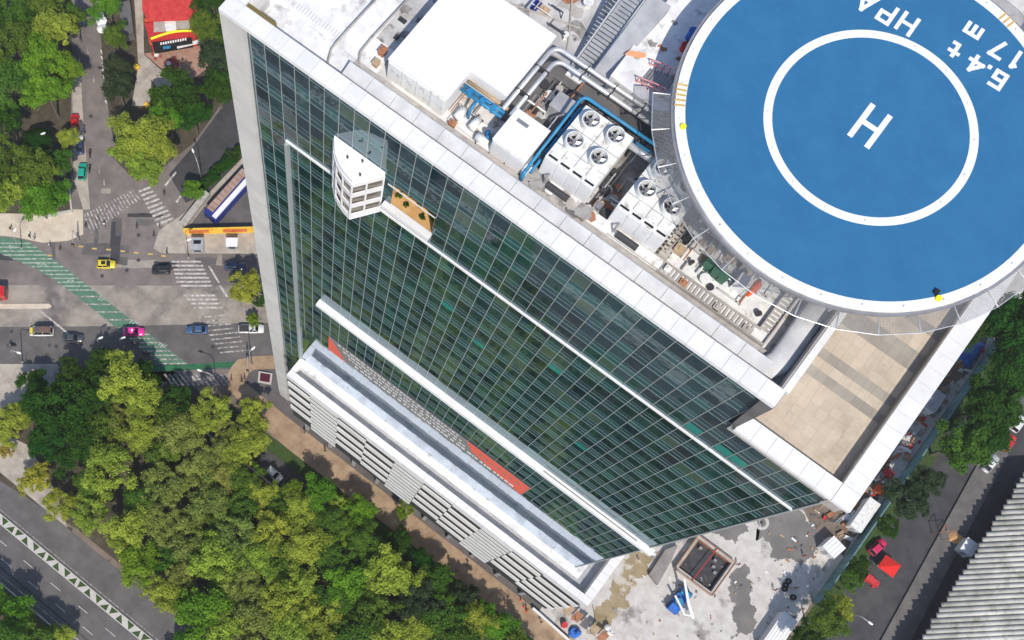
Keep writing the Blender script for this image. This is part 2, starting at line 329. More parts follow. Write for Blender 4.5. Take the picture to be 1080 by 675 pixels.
# construction court and the street on the right
struct('court', MB().sheet([Vector((27,20,0)),Vector((71.6,20,0)),Vector((71.6,160,0)),Vector((27,160,0))], .008), M['court_concrete'])
q = MB(); rr = random.Random(21)
for i in range(170):
    c = (rr.uniform(36,71),rr.uniform(38,82)); s = rr.uniform(.08,.35)
    if rr.random() < .5 and c[1] > 60: c = (rr.uniform(60,71),rr.uniform(66,84))
    q.obox(c, (math.cos(i),math.sin(i)), s*rr.uniform(1,4), s, .0, .05+s*.5, i % 5)
o = struct('court_debris', q, [M[k] for k in ('timber','steel_grey','rust','white_plain','dark_panel')]); o['kind'] = 'stuff'
struct('wet_ground', MB().sheet(ragged(px((628,640),(650,588),(672,580),(690,588),(684,606),(668,612),(664,640),(650,650),(640,668),(622,668))), .0135), M['court_tan'])
struct('side_street', MB().sheet([Vector((73,20,0)),Vector((96,20,0)),Vector((96,160,0)),Vector((73,160,0))], .012), M['asphalt_dark_and_shade'])  # shade over this street is put into its near-black colour
for i, pp in enumerate((((802,546),(820,538),(846,540),(866,556),(868,572),(858,588),(846,600),(838,592),(824,590),(812,586),(806,570)),((748,556),(790,543),(790,560),(776,574),(762,566)),((776,600),(790,598),(794,620),(798,642),(792,668),(770,675),(772,650),(768,628)),((792,548),(800,546),(804,566),(797,570)))):
    struct('damp_patch', MB().sheet(ragged([site(*q) for q in pp]), .013+.001*i), M['court_stain'])
struct('raised_walkway', MB().prism([site(1060,425),site(1082,436),site(1090,420),site(1150,330),site(1120,320)]+[] , -.3, .3), M['platform'])
struct('bus_platform', MB().prism(px((1049,455),(1071,463),(952,690),(920,690)), -.3, .35), M['platform'])
struct('side_verge', MB().sheet([Vector((72.2,20,0)),Vector((75.4,20,0)),Vector((75.4,160,0)),Vector((72.2,160,0))], .016), M['grass'])
struct('storage_strip', MB().sheet(ragged([Vector((60,79,0)),Vector((71.5,76,0)),Vector((71.5,140,0)),Vector((60,140,0))],.05), .020), M['dirt'])

# tarmac repairs, manholes and drains
rr = random.Random(11); road = bpy.data.objects['road']
for i in range(34):
    u, v = rr.choice(((rr.uniform(80,115),rr.uniform(5,215)),(rr.uniform(0,250),rr.uniform(262,298)),(rr.uniform(0,250),rr.uniform(262,298)),(rr.uniform(60,180),rr.uniform(215,262)),(rr.uniform(0,260),rr.uniform(346,380)))); a = R(rr.choice((38,128))+rr.uniform(-3,3)); p = site(u,v)
    if v > 345 or i % 3 == 0: part('manhole_cover', MB().cyl((p.x,p.y), .42, .012, .0185, 12), M['asphalt_dark_and_shade'], road)
    else: part('repair_patch', MB().sheet(ragged([p+Matrix.Rotation(a,3,'Z') @ Vector((x,y,0)) for x,y in ((-1,-1),(1,-1),(1,1),(-1,1))] if 0 else [p+Vector((math.cos(a)*sx*L_-math.sin(a)*sy*W_, math.sin(a)*sx*L_+math.cos(a)*sy*W_, 0)) for L_,W_ in ((rr.uniform(1,5),rr.uniform(.4,1.1)),) for sx,sy in ((-1,-1),(1,-1),(1,1),(-1,1))], .03, 3), .0105+i*.0001), M[rr.choice(('asphalt_dark','asphalt_dark','concrete_lane','asphalt_dark_and_shade'))], road)

# ------------------------------------------------------------------ painted markings
def mark(name, polys, m, label, z=.02):
    t = thing(name, label, 'road marking', (0,0,0)); t['kind'] = 'structure'; t.location = polys[0][0]; t.location.z = 0
    for p in polys: part('stripe', MB().sheet(p, z), m, t)
    return t
def lerp(a, b, t): return (a[0]+(b[0]-a[0])*t, a[1]+(b[1]-a[1])*t)
# zebra across the diagonal street
zb = []
for i in range(9):
    a = lerp((146,201),(166,238), i/8.5); b = lerp((158,196.5),(184,231), i/8.5)
    c = lerp((146,201),(166,238), (i+.5)/8.5); d = lerp((158,196.5),(184,231), (i+.5)/8.5)
    zb.append(px(a,b,d,c))
mark('zebra_crossing', zb, M['paint_white'], 'bright zebra crossing at the mouth of the diagonal street')
zb = []
for i in range(17):
    t = i/17; a = lerp((88,226),(142,199), t); b = lerp((96,246),(150,209), t); k = (54/17*.45, -27/17*.45)
    zb.append(px(a, (a[0]+k[0],a[1]+k[1]), (b[0]+k[0],b[1]+k[1]), b))
mark('worn_zebra_crossing', zb, M['paint_white_worn'], 'faded zebra crossing across the tree-lined street')
zb = [px((180+i*1.2+max(0,i-5)*2.5,275+i*4.25+(6 if i > 6 else 0)),(212+i*2+max(0,i-6)*1,275+i*4.25+(6 if i > 6 else 0)),(212.5+i*2,276.9+i*4.25+(6 if i > 6 else 0)),(180.5+i*1.2+max(0,i-5)*2.5,276.9+i*4.25+(6 if i > 6 else 0))) for i in range(11)]
mark('wide_zebra_crossing', zb, M['paint_white'], 'long striped crossing over the avenue beside the tower')
zb = [px((208+i*3,334.5+i*4.6),(238+i*3,331.5+i*4.6),(238.4+i*3,333+i*4.6),(208.4+i*3,336+i*4.6)) for i in range(9)]
mark('worn_wide_zebra', zb, M['paint_white_worn'], 'scuffed grey crossing stripes near the tower corner')
zb = []
for i in range(14):
    a = (172+i*5.4, 395+(i % 2)*.3); zb.append(px(a,(a[0]+2.2,a[1]-1),(a[0]+12.5,a[1]+11),(a[0]+10,a[1]+12)))
mark('diagonal_hatching', zb, M['paint_white_worn'], 'diagonal white hatching below the green lane', .024)
mark('stop_line', [px((219.5,281),(221.5,280.5),(232,298),(230,298.5)), px((231,301),(233,300.5),(241,313),(238.5,313.5))], M['paint_white'], 'slanted white stop line on the avenue by the tower')
mark('lane_line', [px((42,328.5),(44,328),(74,352.5),(71.5,353))], M['paint_white'], 'slanted white line running from the median island tip', .024)
mark('curb_dashes', [px((u,v),(u+5,v+.3),(u+5,v+2),(u,v+1.7)) for u,v in ((50,268.5),(83,259),(97,261.3),(112,262.3),(127,264),(141,265.6),(156,267),(170,269))], M['paint_yellow'], 'yellow dashes curving across the mouth of the tree-lined street')
mark('edge_line', [px((82,95),(83,95),(95,218),(93.8,218))], M['paint_white_worn'], 'thin white parking line along the tree-lined street')
mark('street_dashes', [px((u,v),(u+1,v),(u+1.5,v+8),(u+.4,v+8)) for u,v in ((88,22),(92,50),(98,80),(104,175),(109,188))], M['paint_white_worn'], 'faint centre dashes of the tree-lined street')
mark('approach_line', [px((173.5,195),(185,181),(186.5,182),(175,196.5)), px((185,213),(190,206),(191.5,207),(187,214))], M['paint_white'], 'short white lane line on the diagonal street')
# green lane with white rungs
gl_a = [(-60,236),(0,249),(30,254.5),(64,279),(100,307),(148,345),(198,384)]; gl_b = [(-60,258),(0,267),(38,283),(62,298),(98,326),(128,350),(168,384)]
lane = thing('cycle_lane', 'green diagonal lane with white rungs across the avenue', 'cycle lane', site(90,310)); lane['kind'] = 'structure'
part('lane_surface', MB().sheet(px(*gl_a)+px(*gl_b[::-1]), .019), M['paint_green'], lane)
def on(path, y):
    for (x0,y0),(x1,y1) in zip(path, path[1:]):
        if y0 <= y <= y1: return x0+(x1-x0)*(y-y0)/(y1-y0)
for y in list(np.arange(256,306,4.1)) + list(np.arange(312,345,8.2)) + list(np.arange(352,384,4.4)):
    a, b = on(gl_b, y), on(gl_a, y)
    if y < 268: a = -30
    if a is not None and b is not None: part('rung', MB().sheet(px((a,y),(b,y),(b+1.5,y+1.4),(a+1.5,y+1.4)), .023), M['lane_white'] if y < 306 else M['paint_white_worn'], lane)
for u, v in ((11,261),(43,279),(74,297),(107,316),(140,340),(170,364)):
    t = MB(); t.sheet(px((u-4,v),(u,v-3),(u+1,v-2),(u-3,v+1)), .027); t.sheet(px((u-1,v+1),(u+3,v-2),(u+4,v-1),(u,v+2)), .027); t.sheet(px((u+3,v+.5),(u+6,v-.5),(u+6.5,v+.5),(u+3.5,v+1.5)), .027)
    part('bike_symbol', t, M['lane_white'], lane)
struct('lower_cycle_lane', MB().sheet(px((110,386),(200,384),(250,381),(251,387),(190,391),(118,394)), .026), M['paint_green_dark'])
# highway: striped median with grass triangles and lane dashes
YM = -21.4
med = thing('highway_median', 'pale concrete median with dark green triangles between carriageways', 'median', (-60,YM,0)); 
part('kerb_slab', MB().box(-190,55,YM-.85,YM+.85,-.2,.22), M['kerb'], med)
for i, x in enumerate(np.arange(-75,-15,2.05)):
    s = 1 if i % 2 else -1; k = .45 if (i//2) % 2 else -.45
    part('grass_triangle', MB().prism([(x-.85,YM-s*.66),(x+.85,YM-s*.66),(x+k,YM+s*.70)], .1, .226), M['grass'], med)
dl = thing('lane_dashes', 'white dashed lane lines on the dark highway', 'road marking', (-50,-27,0)); dl['kind'] = 'structure'
for y, o in ((-24.7,0),(-27.2,3.4)):
    for x in np.arange(-90,-10,7.1): part('dash', MB().box(x+o,x+o+2.6,y-.07,y+.07,.0,.02), M['paint_white'], dl)
part('edge_stripe', MB().box(-120,0,-29.75,-29.6,0,.02), M['paint_white_worn'], dl); part('edge_stripe', MB().box(-120,0,-20.1,-20.0,0,.02), M['paint_white_worn'], dl)
struct('highway_joint', MB().box(-150,20,-28.75,-28.45,0,.018), M['asphalt_dark_and_shade']); struct('highway_kerb', MB().box(-150,20,-31.0,-30.7,0,.16), M['kerb']); struct('far_verge', MB().box(-150,20,-60,-31,-.3,.10), M['soil'])
struct('service_kerb', MB().box(-45,40,17.4,17.7,0,.14).box(-45,40,13.9,14.05,0,.14), M['kerb'])
mark('parking_lines', [[Vector((x,14.1,0)),Vector((x+.15,14.1,0)),Vector((x+.15,17.4,0)),Vector((x,17.4,0))] for x in np.arange(-40,0,5.6)], M['paint_white'], 'white bay lines in the shaded service street')
# ------------------------------------------------------------------ the tower
YG, YF = 33.4, 32.97
tower = thing('glass_tower', 'tall dark glass office tower with white piers and white roof coping', 'tower', (-5,59,0))
wl = MB()
wl.box(-35.3,25.1,37,86,-.2,111.2); wl.box(-35.3,15.6,37,86,111.2,117.5)
part('wall', wl, M['core'], tower)
fr = MB()
fr.box(-33.6,25.15,YG+.12,37,-.2,107.1); fr.box(-33.6,-18.7,YG+.12,37,107.1,110.8); fr.box(-13.7,25.15,YG+.12,37,107.1,110.8)
fr.box(-33.6,25.15,YG+.12,37,110.8,111.2); fr.box(-33.6,15.6,YG+.12,37,111.2,117.5); fr.box(-33.6,15.6,YG+.12,34.4,117.5,118.9)
part('slab_core', fr, M['dark_core'], tower)
cols = [-33.55] + [-10.585+1.511*k for k in range(-15,24)] + [25.15]
lines = [117.8,114.6,111.4,108.1,105.45] + [102.5-3.37*k for k in range(0,29)]
def inhole(x0,x1,z0,z1):
    if x0 > -19.2 and x1 < -13.0 and z1 > 107.0 and z0 < 110.9: return True      # roof garden opening
    if x0 > 14.0 and z1 > 112.3: return True
    return False
rows = []
top = 118.9
for ln in lines:
    rows.append((ln, top)) if top == 118.9 else None
    top = ln
segs = []   # (z0,z1,kind)
segs.append((117.8,118.9,'spandrel'))
for a, b in zip(lines, lines[1:]):
    h = a-b; segs += [(a-.545*h, a, 'vision'), (a-.76*h, a-.545*h, 'spandrel'), (b, a-.76*h, 'spandrel')]
big, field = [], {'vision':[], 'spandrel':[]}
for z0, z1, kd in segs:
    for i in range(len(cols)-1):
        x0, x1 = cols[i], cols[i+1]
        if inhole(x0,x1,z0,z1): continue
        if z1 < 53.3 and x0 > -30.3: continue
        if z0 < 6: continue
        (big if (kd == 'vision' and z0 > 88) else field[kd]).append((x0,x1,z0,z1))
big.sort(key=lambda q: -(q[1]-q[0])*(q[3]-q[2])*(q[2]/50)**2)
field['vision'] += big[300:]; big = big[:300]
pane_me = {}
for x0,x1,z0,z1 in big:
    k = (round(x1-x0,2), round(z1-z0,2))
    rnd = random.random(); mk = 'blind_glass' if rnd < .07 else 'curtain_glass'
    if (k, mk) not in pane_me:
        pane_me[k, mk] = MB().box(-k[0]/2+.03,k[0]/2-.03,-.015,.015,-k[1]/2+.03,k[1]/2-.03).mesh('pane', M[mk])
    o = link('pane', pane_me[k, mk], tower); b = base(tower); o.location = ((x0+x1)/2-b.x, YG-b.y, (z0+z1)/2-b.z)
    o.rotation_euler = (random.gauss(0,.006), 0, random.gauss(0,.006))
for kd, mt in (('vision','curtain_glass'),('spandrel','spandrel_glass')):
    q = MB()
    for x0,x1,z0,z1 in field[kd]:
        t1, t2 = random.gauss(0,.006), random.gauss(0,.006)
        hw, hh = (x1-x0)/2-.03, (z1-z0)/2-.03; cx, cz = (x0+x1)/2, (z0+z1)/2
        c = [(cx+sx*hw, YG+sx*hw*t1+sz*hh*t2, cz+sz*hh) for sx, sz in ((-1,-1),(1,-1),(1,1),(-1,1))]
        q.add(c + [(a, b_+.03, c_) for a,b_,c_ in c], [(0,1,2,3),(0,4,5,1),(1,5,6,2),(2,6,7,3),(3,7,4,0)])
    tag(part('pane_field' if kd == 'vision' else 'spandrel_field', q, M[mt], tower), kind='stuff')
for x0, z0, n in ((-1e9,0,0),):
    pass
for k in (16,17,18,19):   # bright teal panes above the mid ledge
    x0 = -10.585+1.511*k
    if k != 17: piece('teal_pane', M['teal_glass'], tower, x0+.06, x0+1.45, YG-.03, YG-.016, 106.3, 107.6)
for k, z in ((0,96.2),(3,92.9),(8,99.7),(13,86.1)): piece('teal_pane', M['teal_glass'], tower, -10.585+1.511*k+.06, -10.585+1.511*k+1.45, YG-.03, YG-.016, z-1.0, z-.05)
for i, x in enumerate(cols[1:-1]):
    zt = 118.9 if x < 15.2 else 112.1
    zb = 8 if x < -29.9 else 53.2
    if -18.8 < x < -13.2:
        piece('mullion', M['aluminium'], tower, x-.03, x+.03, YG-.04, YG+.02, 110.8, zt); zt = 106.9
    piece('mullion', M['aluminium'], tower, x-.03, x+.03, YG-.04, YG+.02, zb, zt)
for z0, z1, kd in segs:
    if z0 < 53.2 : xe = -29.9
    else: xe = 25.15 if z0 < 112 else 15.0
    if z0 < 8: continue
    main = any(abs(z0-l) < .01 for l in lines)
    t = .035 if main else .02
    spans = [(-33.5,xe)]
    if 107.0 < z0 < 110.8: spans = [(-33.5,-18.75),(-13.65,xe)]
    for a, b in spans: piece('transom', M['transom_grey'], tower, a, b, YG-(.03 if main else .02), YG+.015, z0-t, z0+t)
part('lower_glazing', MB().box(-30.0,25.15,YG-.01,YG+.05,36.6,53.22), M['mirror_glass'], tower)
# left pier: stacked cladding panels
z = 117.0
piece('pier_panel', M['pier_clad'], tower, -35.9,-33.55,YF,YG+2,117.02,118.98)
while z > 3:
    piece('pier_panel', M['pier_clad'], tower, -35.9,-33.55,YF,YG+2,z-3.34,z-.02); z -= 3.37
part('pier_core', MB().box(-35.8,-33.6,YF+.06,YG+3,0,118.9), M['pier_clad'], tower)
# right corner edge
part('corner_trim', MB().box(25.15,25.32,YG-.12,YG+.4,8,112), M['aluminium'], tower)
# roof coping, panel by panel
x = -34.45; n = 0
part('coping_corner', MB().add([(-35.92,YF,118.98),(-34.47,YF,118.98),(-34.47,34.42,118.98),(-35.92,34.42,118.98),(-35.92,YF,119.42),(-34.47,YF,119.42),(-34.47,34.42,119.42),(-35.92,34.42,119.42)],[(0,3,2,1),(4,5,6,7),(0,1,5,4),(1,2,6,5),(2,3,7,6),(3,0,4,7)]), M['coping'], tower)
while x < 15.5:
    x1 = min(x+1.52, 15.85)
    piece('coping_panel', M['coping'], tower, x, x1-.022, YF, 34.42, 118.98, 119.42); x = x1
piece('coping_bed', M['gutter_dirty'], tower, -35.8, 15.8, YF+.05, 34.5, 118.9, 119.36)
piece('coping_bed', M['gutter_dirty'], tower, -35.85,-34.5, 34.5, 86, 117.3, 119.36)
piece('coping_bed', M['gutter_dirty'], tower, 15.3, 15.9, 34.5, 86, 111.4, 119.36)
y = 34.46
while y < 60:
    piece('coping_panel', M['coping'], tower, -35.92,-34.45, y, y+1.49, 118.98, 119.42)
    if y < 50: piece('coping_panel', M['coping'], tower, 15.45,15.97, y, y+1.49, 118.98, 119.42)
    y += 1.525
piece('brass_grate', M['brass'], tower, -34.4,-31.6, 34.55,34.85, 118.9,119.3)
# sloping panels and dirty gutter behind the coping
x = -25.2
while x < 12.4:
    q = MB(); q.add([(x,34.6,118.5),(x+2.27,34.6,118.5),(x+2.27,36.0,118.9),(x,36.0,118.9),(x,34.6,118.0),(x+2.27,34.6,118.0),(x+2.27,36.0,118.0),(x,36.0,118.0)],[(0,1,2,3),(4,7,6,5),(0,4,5,1),(1,5,6,2),(2,6,7,3),(3,7,4,0)])
    part('sloping_panel', q, M['panel_pale'], tower); x += 2.3
part('gutter', MB().box(-25.3,15.3,34.45,36.9,117.5,118.0), M['gutter_dirty'], tower)
part('gutter_curb', MB().box(-24.5,12.6,36.05,36.3,118.0,118.45), M['machine_white'], tower)
part('roof_deck', MB().box(-34.4,15.3,36.9,85.9,117.45,117.62), M['roof_deck'], tower)
part('roof_membrane', MB().box(-34.4,-25.3,34.45,36.95,117.5,117.98).box(-34.4,-23.4,36.95,60,117.6,117.72), M['roof_white'], tower)
part('plinth', MB().box(-13.6,3.2,37.0,38.0,117.6,118.1), M['machine_white'], tower)
part('raised_roof', MB().prism([(-8.5,46.75),(-4.2,46.5),(-2.4,47.6),(1,50),(1,70),(-9.2,70)],117.6,119.9), M['roof_white'], tower)
part('low_roof', MB().box(-22.4,-11.6,46.9,70,117.6,117.9), M['roof_stained'], tower); part('plant_yard', MB().box(-13.6,-2.2,40.2,46.5,117.6,117.66), M['yard_floor'], tower); part('stained_strip', MB().box(-25.3,-22.7,39.5,60,117.7,117.76), M['roof_stained'], tower)
# mid ledge, fin, broad ledge
part('thin_ledge', MB().box(-30.05,25.2,YG-.15,YG+.02,105.35,105.6), M['ledge_white'], tower)
part('vertical_fin', MB().box(-30.02,-29.66,YG-.4,YG+.02,37,105.3), M['aluminium'], tower)
part('broad_ledge', MB().box(-26,25.9,32.55,YG+.02,70.0,70.75), M['ledge_white'], tower)
part('ledge_groove', MB().box(9.5,23.5,32.95,33.08,70.752,70.76), M['dark_panel'], tower)
part('end_panel', MB().add([(14.75,YG-.3,118.95),(15.85,YG-.3,118.95),(15.85,YG-.3,112.5),(15.45,YG-.3,112.5),(14.75,YG+.3,118.95),(15.85,YG+.3,118.95),(15.85,YG+.3,112.5),(15.45,YG+.3,112.5)],[(0,3,2,1),(4,5,6,7),(0,1,5,4),(1,2,6,5),(2,3,7,6),(3,0,4,7)]), M['dark_panel'], tower)
# terrace at the corner
part('terrace_slab', MB().box(15.9,25.1,YG+.2,86,111.2,111.44), M['tile_bed'], tower)
y = 34.75
while y < 62:
    band = 40.6 <= y+.4 <= 41.5 or 42.3 <= y+.4 <= 43.3 or 45.8 <= y+.4 <= 47.6 or 49.5 <= y+.4 < 50.6 or 54 < y+.4 < 55
    x = 16.05
    while x < 24.6:
        piece('paving_tile', M['tile_b' if band else 'tile_a'], tower, x, x+.872, y, y+.872, 111.4, 111.455+random.uniform(0,.004)); x += .882
    y += .882
x = 15.9
while x < 24.8:
    x1 = min(x+1.5, 24.93); piece('coping_panel', M['coping'], tower, x, x1-.022, YF, 34.6, 112.1, 112.52); x = x1
q = MB().prism([(24.93,YF),(26.58,YF),(26.58,34.6),(24.93,34.6)], 112.1, 112.52); part('coping_corner', q, M['coping'], tower)
y = 34.64
while y < 84:
    piece('coping_panel', M['coping'], tower, 24.93,26.58, y, y+1.49, 112.1, 112.52); y += 1.525
part('terrace_parapet', MB().box(15.6,24.9,YF+.2,34.52,111.3,112.1).box(24.98,26.3,YF+.2,86,110.4,112.1), M['gutter_dirty'], tower)
part('terrace_soffit', MB().box(25.1,26.4,YF+.3,86,110.2,110.4), M['white_clad'], tower)
# roof garden recess in the glass
part('garden_recess', MB().box(-18.7,-13.7,36.9,36.98,107.1,110.8).box(-18.68,-18.6,YG+.2,36.9,107.1,110.8).box(-13.8,-13.72,YG+.2,36.9,107.1,110.8), M['timber'], tower)
part('garden_floor', MB().box(-18.7,-13.7,YG+.1,36.9,107.1,107.4), M['soil_orange'], tower)
part('garden_ledge', MB().box(-18.8,-13.6,YG-.55,YG+.1,107.0,107.55), M['white_clad'], tower)
part('garden_rail', MB().box(-18.7,-13.7,YG-.1,YG-.05,110.75,110.9), M['white_clad'], tower)

# rounded observation pod hung on the facade
pod = thing('viewing_pod', 'white curved bay pod projecting from the upper glass facade', 'bay window', (-21.5,32.4,104.9))
arc = [Vector((-24.56,YG-.05)).lerp(Vector((-20.82,31.03)), t) + Vector((-.54,-.84))*math.sin(math.pi*t)*.55 for t in np.linspace(0,1,9)]
foot = [(p.x,p.y) for p in arc] + [(-19.12,YG-.05)]
def inset(poly, d):
    c = Vector((sum(p[0] for p in poly)/len(poly), sum(p[1] for p in poly)/len(poly)))
    return [tuple(Vector(p) + (c-Vector(p)).normalized()*d) for p in poly]
part('roof', MB().prism(foot, 111.75, 112.35), M['white_plain'], pod); part('floor', MB().prism(foot, 104.9, 105.35), M['white_plain'], pod)
part('body', MB().prism(inset(foot,.18), 105.35, 111.75), M['pod_glass'], pod)
for zz in (105.7,107.6,109.6,111.5): 
    q = MB()
    for a, b in zip(foot[:-1], foot[1:]):
        a3, b3 = Vector(a), Vector(b); d = (b3-a3); q.obox((a3+b3)/2, d, d.length, .14, zz-.3, zz+.3)
    part('floor_band', q, M['white_clad'], pod)
for t in list(range(0,9,2)) : part('post', MB().cyl(foot[t], .11, 105.35, 111.75, 8), M['white_clad'], pod)
for t in (.45,.97):
    p = Vector(foot[8]).lerp(Vector(foot[9]), t); part('post', MB().obox(p, Vector(foot[9])-Vector(foot[8]), .16, .2, 105.35, 111.75), M['white_clad'], pod)
for p in ((-22.4,32.4),(-21.2,32.9),(-20.6,31.8)): part('roof_vent', MB().cyl(p, .09, 112.35, 112.6, 8), M['dark_metal'], pod)

# banner on the glass
ban = thing('facade_banner', 'long grey and salmon banner with white lettering across the lower glass', 'banner', (-7,YG-.2,53.3))
part('backing', MB().box(-24.26,10.45,YG-.16,YG-.12,53.3,59.4), M['banner_grey'], ban)
q = MB().add([(-24.26,YG-.17,53.3),(-20.9,YG-.17,53.3),(-24.26,YG-.17,59.4)], [(0,1,2)]); part('salmon_corner', q, M['banner_salmon'], ban)
q = MB().add([(1.2,YG-.17,56.0),(10.45,YG-.17,53.3),(10.45,YG-.17,59.4),(-.3,YG-.17,59.4)], [(0,1,2,3)]); part('salmon_strip', q, M['banner_salmon'], ban)
for r_, zc in enumerate((58.6,57.3,56.0,54.6)):
    q = MB(); x = (-22.6,-21.6,-20.6,-19.4)[r_]
    while x < ((-1.4,-.9,.2,9.0)[r_]):
        wd = random.choice((.28,.4,.5,.62,.75)); hh = .30 if r_ < 3 else .42
        k = max(1, int(wd/.2))
        for j in range(k): q.add([(x+j*wd/k,YG-.175,zc-hh*random.uniform(.7,1)),(x+(j+.8)*wd/k,YG-.175,zc-hh),(x+(j+.8)*wd/k,YG-.175,zc+hh*random.uniform(.6,1)),(x+j*wd/k,YG-.175,zc+hh)],[(0,1,2,3)])
        x += wd + random.choice((.14,.2,.42))
    tag(part('lettering', q, M['white_plain'], ban), kind='stuff')
q = MB()
for j in range(7):
    x = 2.2+j*1.05; q.add([(x,YG-.178,57.2),(x+.55,YG-.178,57.0),(x+.55,YG-.178,57.6),(x,YG-.178,57.8)],[(0,1,2,3)])
tag(part('lettering', q, M['banner_grey'], ban), kind='stuff')

# ------------------------------------------------------------------ the podium in front
pod2 = thing('louvred_podium', 'white louvred podium block with flat parapet roof against the glass tower', 'podium', (0,31,0))
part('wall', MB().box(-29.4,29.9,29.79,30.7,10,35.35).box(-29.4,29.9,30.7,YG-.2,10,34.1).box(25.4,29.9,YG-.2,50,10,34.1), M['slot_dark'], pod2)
part('undercroft', MB().box(-28.5,29,31.6,YG,-.2,10).box(25.4,29,YG,50,-.2,10), M['dark_panel'], pod2)
for x in np.arange(-27,29,5.9): part('column', MB().box(x-.35,x+.35,30.6,31.3,0,10), M['core'], pod2)
x = -29.8
while x < 30.1:
    x1 = min(x+2.0, 30.2); piece('parapet_panel', M['white_clad'], pod2, x, x1-.025, 29.6, 30.75, 35.5, 37.5); x = x1
y = 30.8
while y < 50:
    if y < 33: piece('parapet_panel', M['white_clad'], pod2, -29.8,-28.9, y, min(y+1.5,33.35)-.03, 34.2, 37.5)
    piece('parapet_panel', M['white_clad'], pod2, 28.75,30.2, y, y+1.47, 34.2, 37.5); y += 1.5
part('gutter', MB().box(-28.9,28.75,30.75,32.1,34.1,35.6).box(26.6,28.75,32.1,50,34.1,35.6), M['grey_sheet'], pod2)
part('roof', MB().box(-28.9,26.6,32.1,YG+.05,34.1,37.2).box(25.4,26.6,YG+.05,50,34.1,37.2), M['roof_white'], pod2)
for x, y in ((-22,30.9),(-9,30.9),(12,30.9)): part('drain_box', MB().box(x,x+.45,y,y+.4,35.6,36.1), M['steel_grey'], pod2)
bx = [-29.8,-25.1,-19.2,-13.3,-7.4,-1.5,4.3,10.2,16.3,22.3,30.2]; kinds = ['o','s','o','p','s','o','p','s','o','p']
for i, k in enumerate(kinds):
    x0, x1 = bx[i]+.03, bx[i+1]-.03
    if k == 's':
        zt = 35.4
        while zt > 11: piece('louvre', M['louvre_white'], pod2, x0, x1, 29.72, 29.8, zt-1.75, zt); zt -= 2.68
    else:
        zt = 33.4 if k == 'o' else 31.6
        if k == 'p': piece('louvre', M['louvre_white'], pod2, x0, x1, 29.62, 29.8, 34.6, 35.4)
        while zt > 12: piece('louvre', M['louvre_white'], pod2, x0, x1, 29.62, 29.8, zt-2.35, zt); zt -= 5.35
# ------------------------------------------------------------------ helipad
HC, HZ, HR = (8.76,52.56), 123.2, 13.16
pad = thing('helipad', 'round blue rooftop helipad with white ring and letter H', 'helipad', (HC[0],HC[1],118.9))
part('deck', MB().cyl(HC, HR+.1, HZ-.22, HZ, 128), M['pad_blue'], pad)
part('edge_band', MB().ring(HC, HR, HR+.74, HZ-.2, HZ+.012, 128), M['pad_white'], pad)
part('gutter_rim', MB().ring(HC, HR+.78, HR+.98, HZ-.36, HZ-.12, 128), M['steel_grey'], pad)
part('touchdown_ring', MB().ring(HC, 6.98, 7.6, HZ-.01, HZ+.008, 96), M['pad_white'], pad)
def strokes(q, lines, c, s, wd, rot, z):
    """flat painted strokes: lines in glyph units centred on c"""
    cr, sr = math.cos(rot), math.sin(rot)
    for k, ln in enumerate(lines):
        pts = [Vector((c[0] + s*(x*cr - y*sr), c[1] + s*(x*sr + y*cr))) for x, y in ln]
        for a, b in zip(pts, pts[1:]):
            d = (b-a).normalized(); n = Vector((-d.y, d.x))*wd/2; a2, b2 = a-d*wd/2, b+d*wd/2
            z += .0006
            q.add([(a2.x+n.x,a2.y+n.y,z),(a2.x-n.x,a2.y-n.y,z),(b2.x-n.x,b2.y-n.y,z),(b2.x+n.x,b2.y+n.y,z)], [(0,1,2,3)])
    return q
GL = {'H': [[(-.35,-.5),(-.35,.5)],[(.35,-.5),(.35,.5)],[(-.35,0),(.35,0)]],
 'P': [[(-.3,-.5),(-.3,.5),(.3,.5),(.3,0),(-.3,0)]], 'A': [[(-.4,-.5),(0,.5),(.4,-.5)],[(-.22,-.12),(.22,-.12)]],
 '6': [[(.3,.5),(-.3,.5),(-.3,-.5),(.3,-.5),(.3,0),(-.3,0)]], '4': [[(.15,-.5),(.15,.5),(-.38,-.15),(.4,-.15)]], '.': [[(0,-.02),(0,.02)]],
 't': [[(-.05,.35),(-.05,-.4),(.2,-.4)],[(-.25,.12),(.22,.12)]], '1': [[(0,-.5),(0,.5),(-.14,.38)]], '7': [[(-.3,.5),(.3,.5),(-.12,-.5)]],
 'm': [[(-.38,-.32),(-.38,.25),(.38,.25),(.38,-.32)],[(0,.25),(0,-.32)]]}
part('landing_letter', strokes(MB(), [[(-.26,-.5),(-.26,.5)],[(.26,-.5),(.26,.5)],[(-.26,0),(.26,0)]], (8.72,52.52), 2.75, .42, math.pi, HZ+.004), M['pad_white'], pad)
for ch, c, s in (('H',(6.5,61.05),1.45),('P',(4.9,60.85),1.45),('A',(3.2,60.75),1.5),('6',(14.0,61.25),1.25),('.',(13.0,61.75),1.1),('4',(12.1,61.3),1.25),('t',(10.3,61.35),1.35),('1',(14.15,63.4),1.35),('7',(12.75,63.35),1.3),('m',(10.55,63.5),1.35)):
    part('marking_letter', strokes(MB(), GL[ch], c, s, .30, math.pi+.03, HZ+.004), M['pad_white'], pad)
NS = 33
